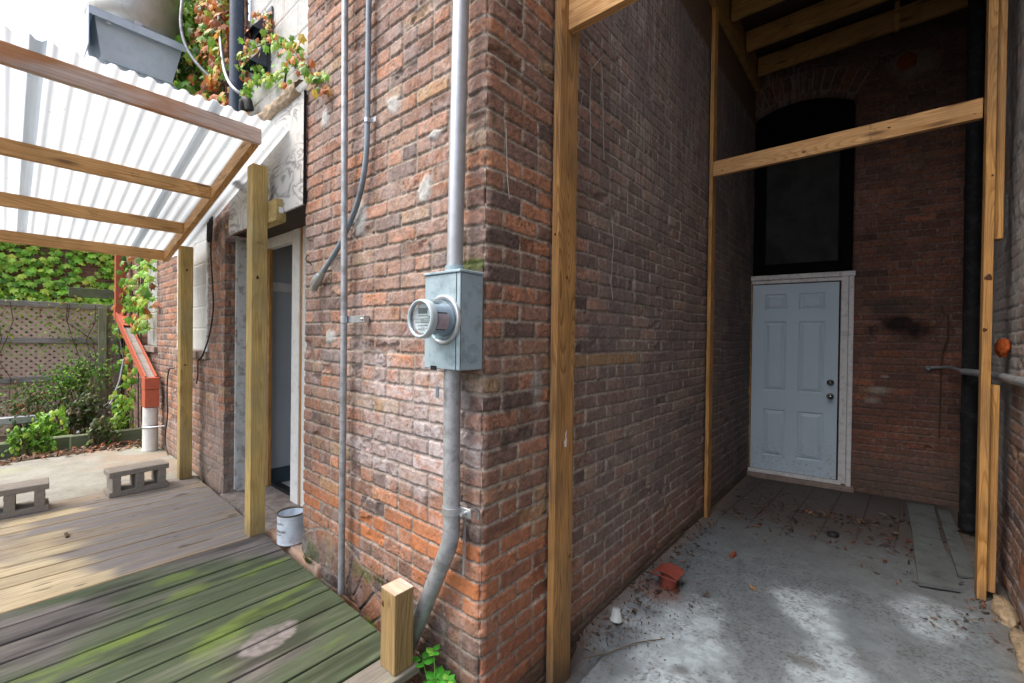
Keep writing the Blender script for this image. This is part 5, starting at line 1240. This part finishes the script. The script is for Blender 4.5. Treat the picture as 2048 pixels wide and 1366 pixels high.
tag(MB().box(-2.72, -2.64, -.89, -.875, .2035, .214, .002).build('wood_chip', M_TWIGD), 'dark splinter of wood lying on the pale new deck boards', 'wood chip')

# plant at the corner by the deck and tufts
pl = empty('green_seedling', (-.16, -.08, .0), 'bright green nettle-like seedling beside the short post', 'plant')
P = []; N_ = []; S_ = []
def whorl(x, y, z, s, n, tilt=.5, a0=0.):
    for k in range(n):
        a = a0+2*PI*k/n+rng.normal(0, .25); P.append((x+.55*s*math.cos(a), y+.55*s*math.sin(a), z+rng.uniform(-.004, .006))); N_.append((-tilt*math.cos(a)*.5, -tilt*math.sin(a)*.5, 1)); S_.append((s*rng.uniform(.8, 1.1), a))
def oriented(par, shape):
    k = len(shape); V = []; F = []; C = []
    for (p, nn, (s, a)) in zip(P, N_, S_):
        nn = Vector(nn).normalized(); tip = Vector((math.cos(a), math.sin(a), 0)); tip = (tip-nn*tip.dot(nn)).normalized(); sd_ = tip.cross(nn); b0 = len(V); p = Vector(p)
        g = rng.uniform(.8, 1.25); cc = (.06*g, .30*g, .03*g) if rng.random() < .7 else (.16*g, .38*g, .05*g)
        for (u_, v_) in shape: V.append(p+(sd_*u_*1.25+tip*v_-nn*(.25*abs(u_)+.25*max(0, v_)**2))*s); C.append(cc)
        V.append(p+nn*.03*s); C.append(cc)
        for j in range(k): F.append((b0+j, b0+(j+1) % k, b0+k))
    b = MB(); b.add(V, F, True); return b.build('leaves', M_LEAF, par, np.array(C))
whorl(-.225, -.085, .205, .045, 4, .5, .3); whorl(-.155, -.075, .165, .05, 5, .5); whorl(-.09, -.075, .15, .055, 5, .5, .6); whorl(-.09, -.075, .19, .028, 4, .5); whorl(-.02, -.11, .13, .055, 5, .5, .2); whorl(-.19, -.12, .12, .055, 5, .5, .9); whorl(-.19, -.06, .24, .032, 4, .4, .1); whorl(-.06, -.13, .09, .05, 5, .5); whorl(.03, -.13, .10, .045, 5)
oriented(pl, OVAL)
b = MB()
for (x, y, z) in ((-.225, -.085, .205), (-.155, -.075, .165), (-.09, -.075, .19), (-.02, -.11, .13), (-.19, -.12, .12), (-.19, -.06, .24)): b.tube([(-.12, -.09, -.14), ((x-.12)/2, (y-.09)/2, z*.5), (x, y, z)], .0022, 5)
b.build('stems', m_plain('green stem', (.10, .25, .04), .5), pl)
def tuft(x, y, z, n, h, label, col=(.10, .16, .03)):
    b = MB(); C = []
    for i in range(n):
        a = rng.uniform(0, 2*PI); r = rng.uniform(0, .03); l = h*rng.uniform(.4, 1); px, py = x+r*math.cos(a)*1.5, y-abs(r*math.sin(a))*.5; w = .0012
        tx_, ty_ = px+math.cos(a)*l*.5, py-abs(math.sin(a))*l*.4
        b.add([(px-w, py, z), (px+w, py, z), (tx_, ty_, z+l)], [(0, 1, 2)]); g = rng.uniform(.6, 1.5); C += [tuple(q*g for q in col)]*3
    o = b.build('grass_tuft', M_LEAF, None, np.array(C)); tag(o, label, 'grass tuft')
tuft(-1.30, -.03, .19, 150, .07, 'dark grass tuft between the tin can sill and the deck', (.07, .12, .02))
tuft(-.62, -.018, .33, 90, .05, 'small moss tuft on the brick above the short post', (.12, .14, .03))
tuft(-3.33, -.03, .20, 70, .09, 'grass tuft at the foot of the back canopy post')
tuft(-.62, -.06, .15, 60, .06, 'bright green sprout between deck and wall near the thin conduit', (.12, .35, .04))
# dead tendrils on the passage wall
for pth, lb in (([(.02, .66, 2.83), (.018, .70, 2.75), (.018, .69, 2.6), (.02, .70, 2.45), (.016, .70, 2.33)], 'longest pale dead tendril on the passage wall, just under the front beam'), ([(.018, .70, 2.75), (.02, .78, 2.84), (.018, .79, 2.84), (.02, .81, 2.70), (.018, .82, 2.55), (.016, .84, 2.36)], 'pale dead tendril right of the longest one, hooked at its top'),
            ([(.018, .63, 2.62), (.016, .60, 2.50)], 'very short dead tendril right beside the front post high up'), ([(.016, .93, 2.1), (.018, .95, 1.95), (.016, .93, 1.75), (.018, .95, 1.66)], 'pale dead tendril hanging lower on the passage wall'), ([(.016, .09, 2.24), (.018, .10, 2.05), (.016, .115, 1.98)], 'thin dead tendril on the bricks between corner and front post')):
    tag(MB().tube(pth, .0022, 5).build('dead_tendril', M_TWIG), lb, 'vine', 'dead vine tendrils on the brick')
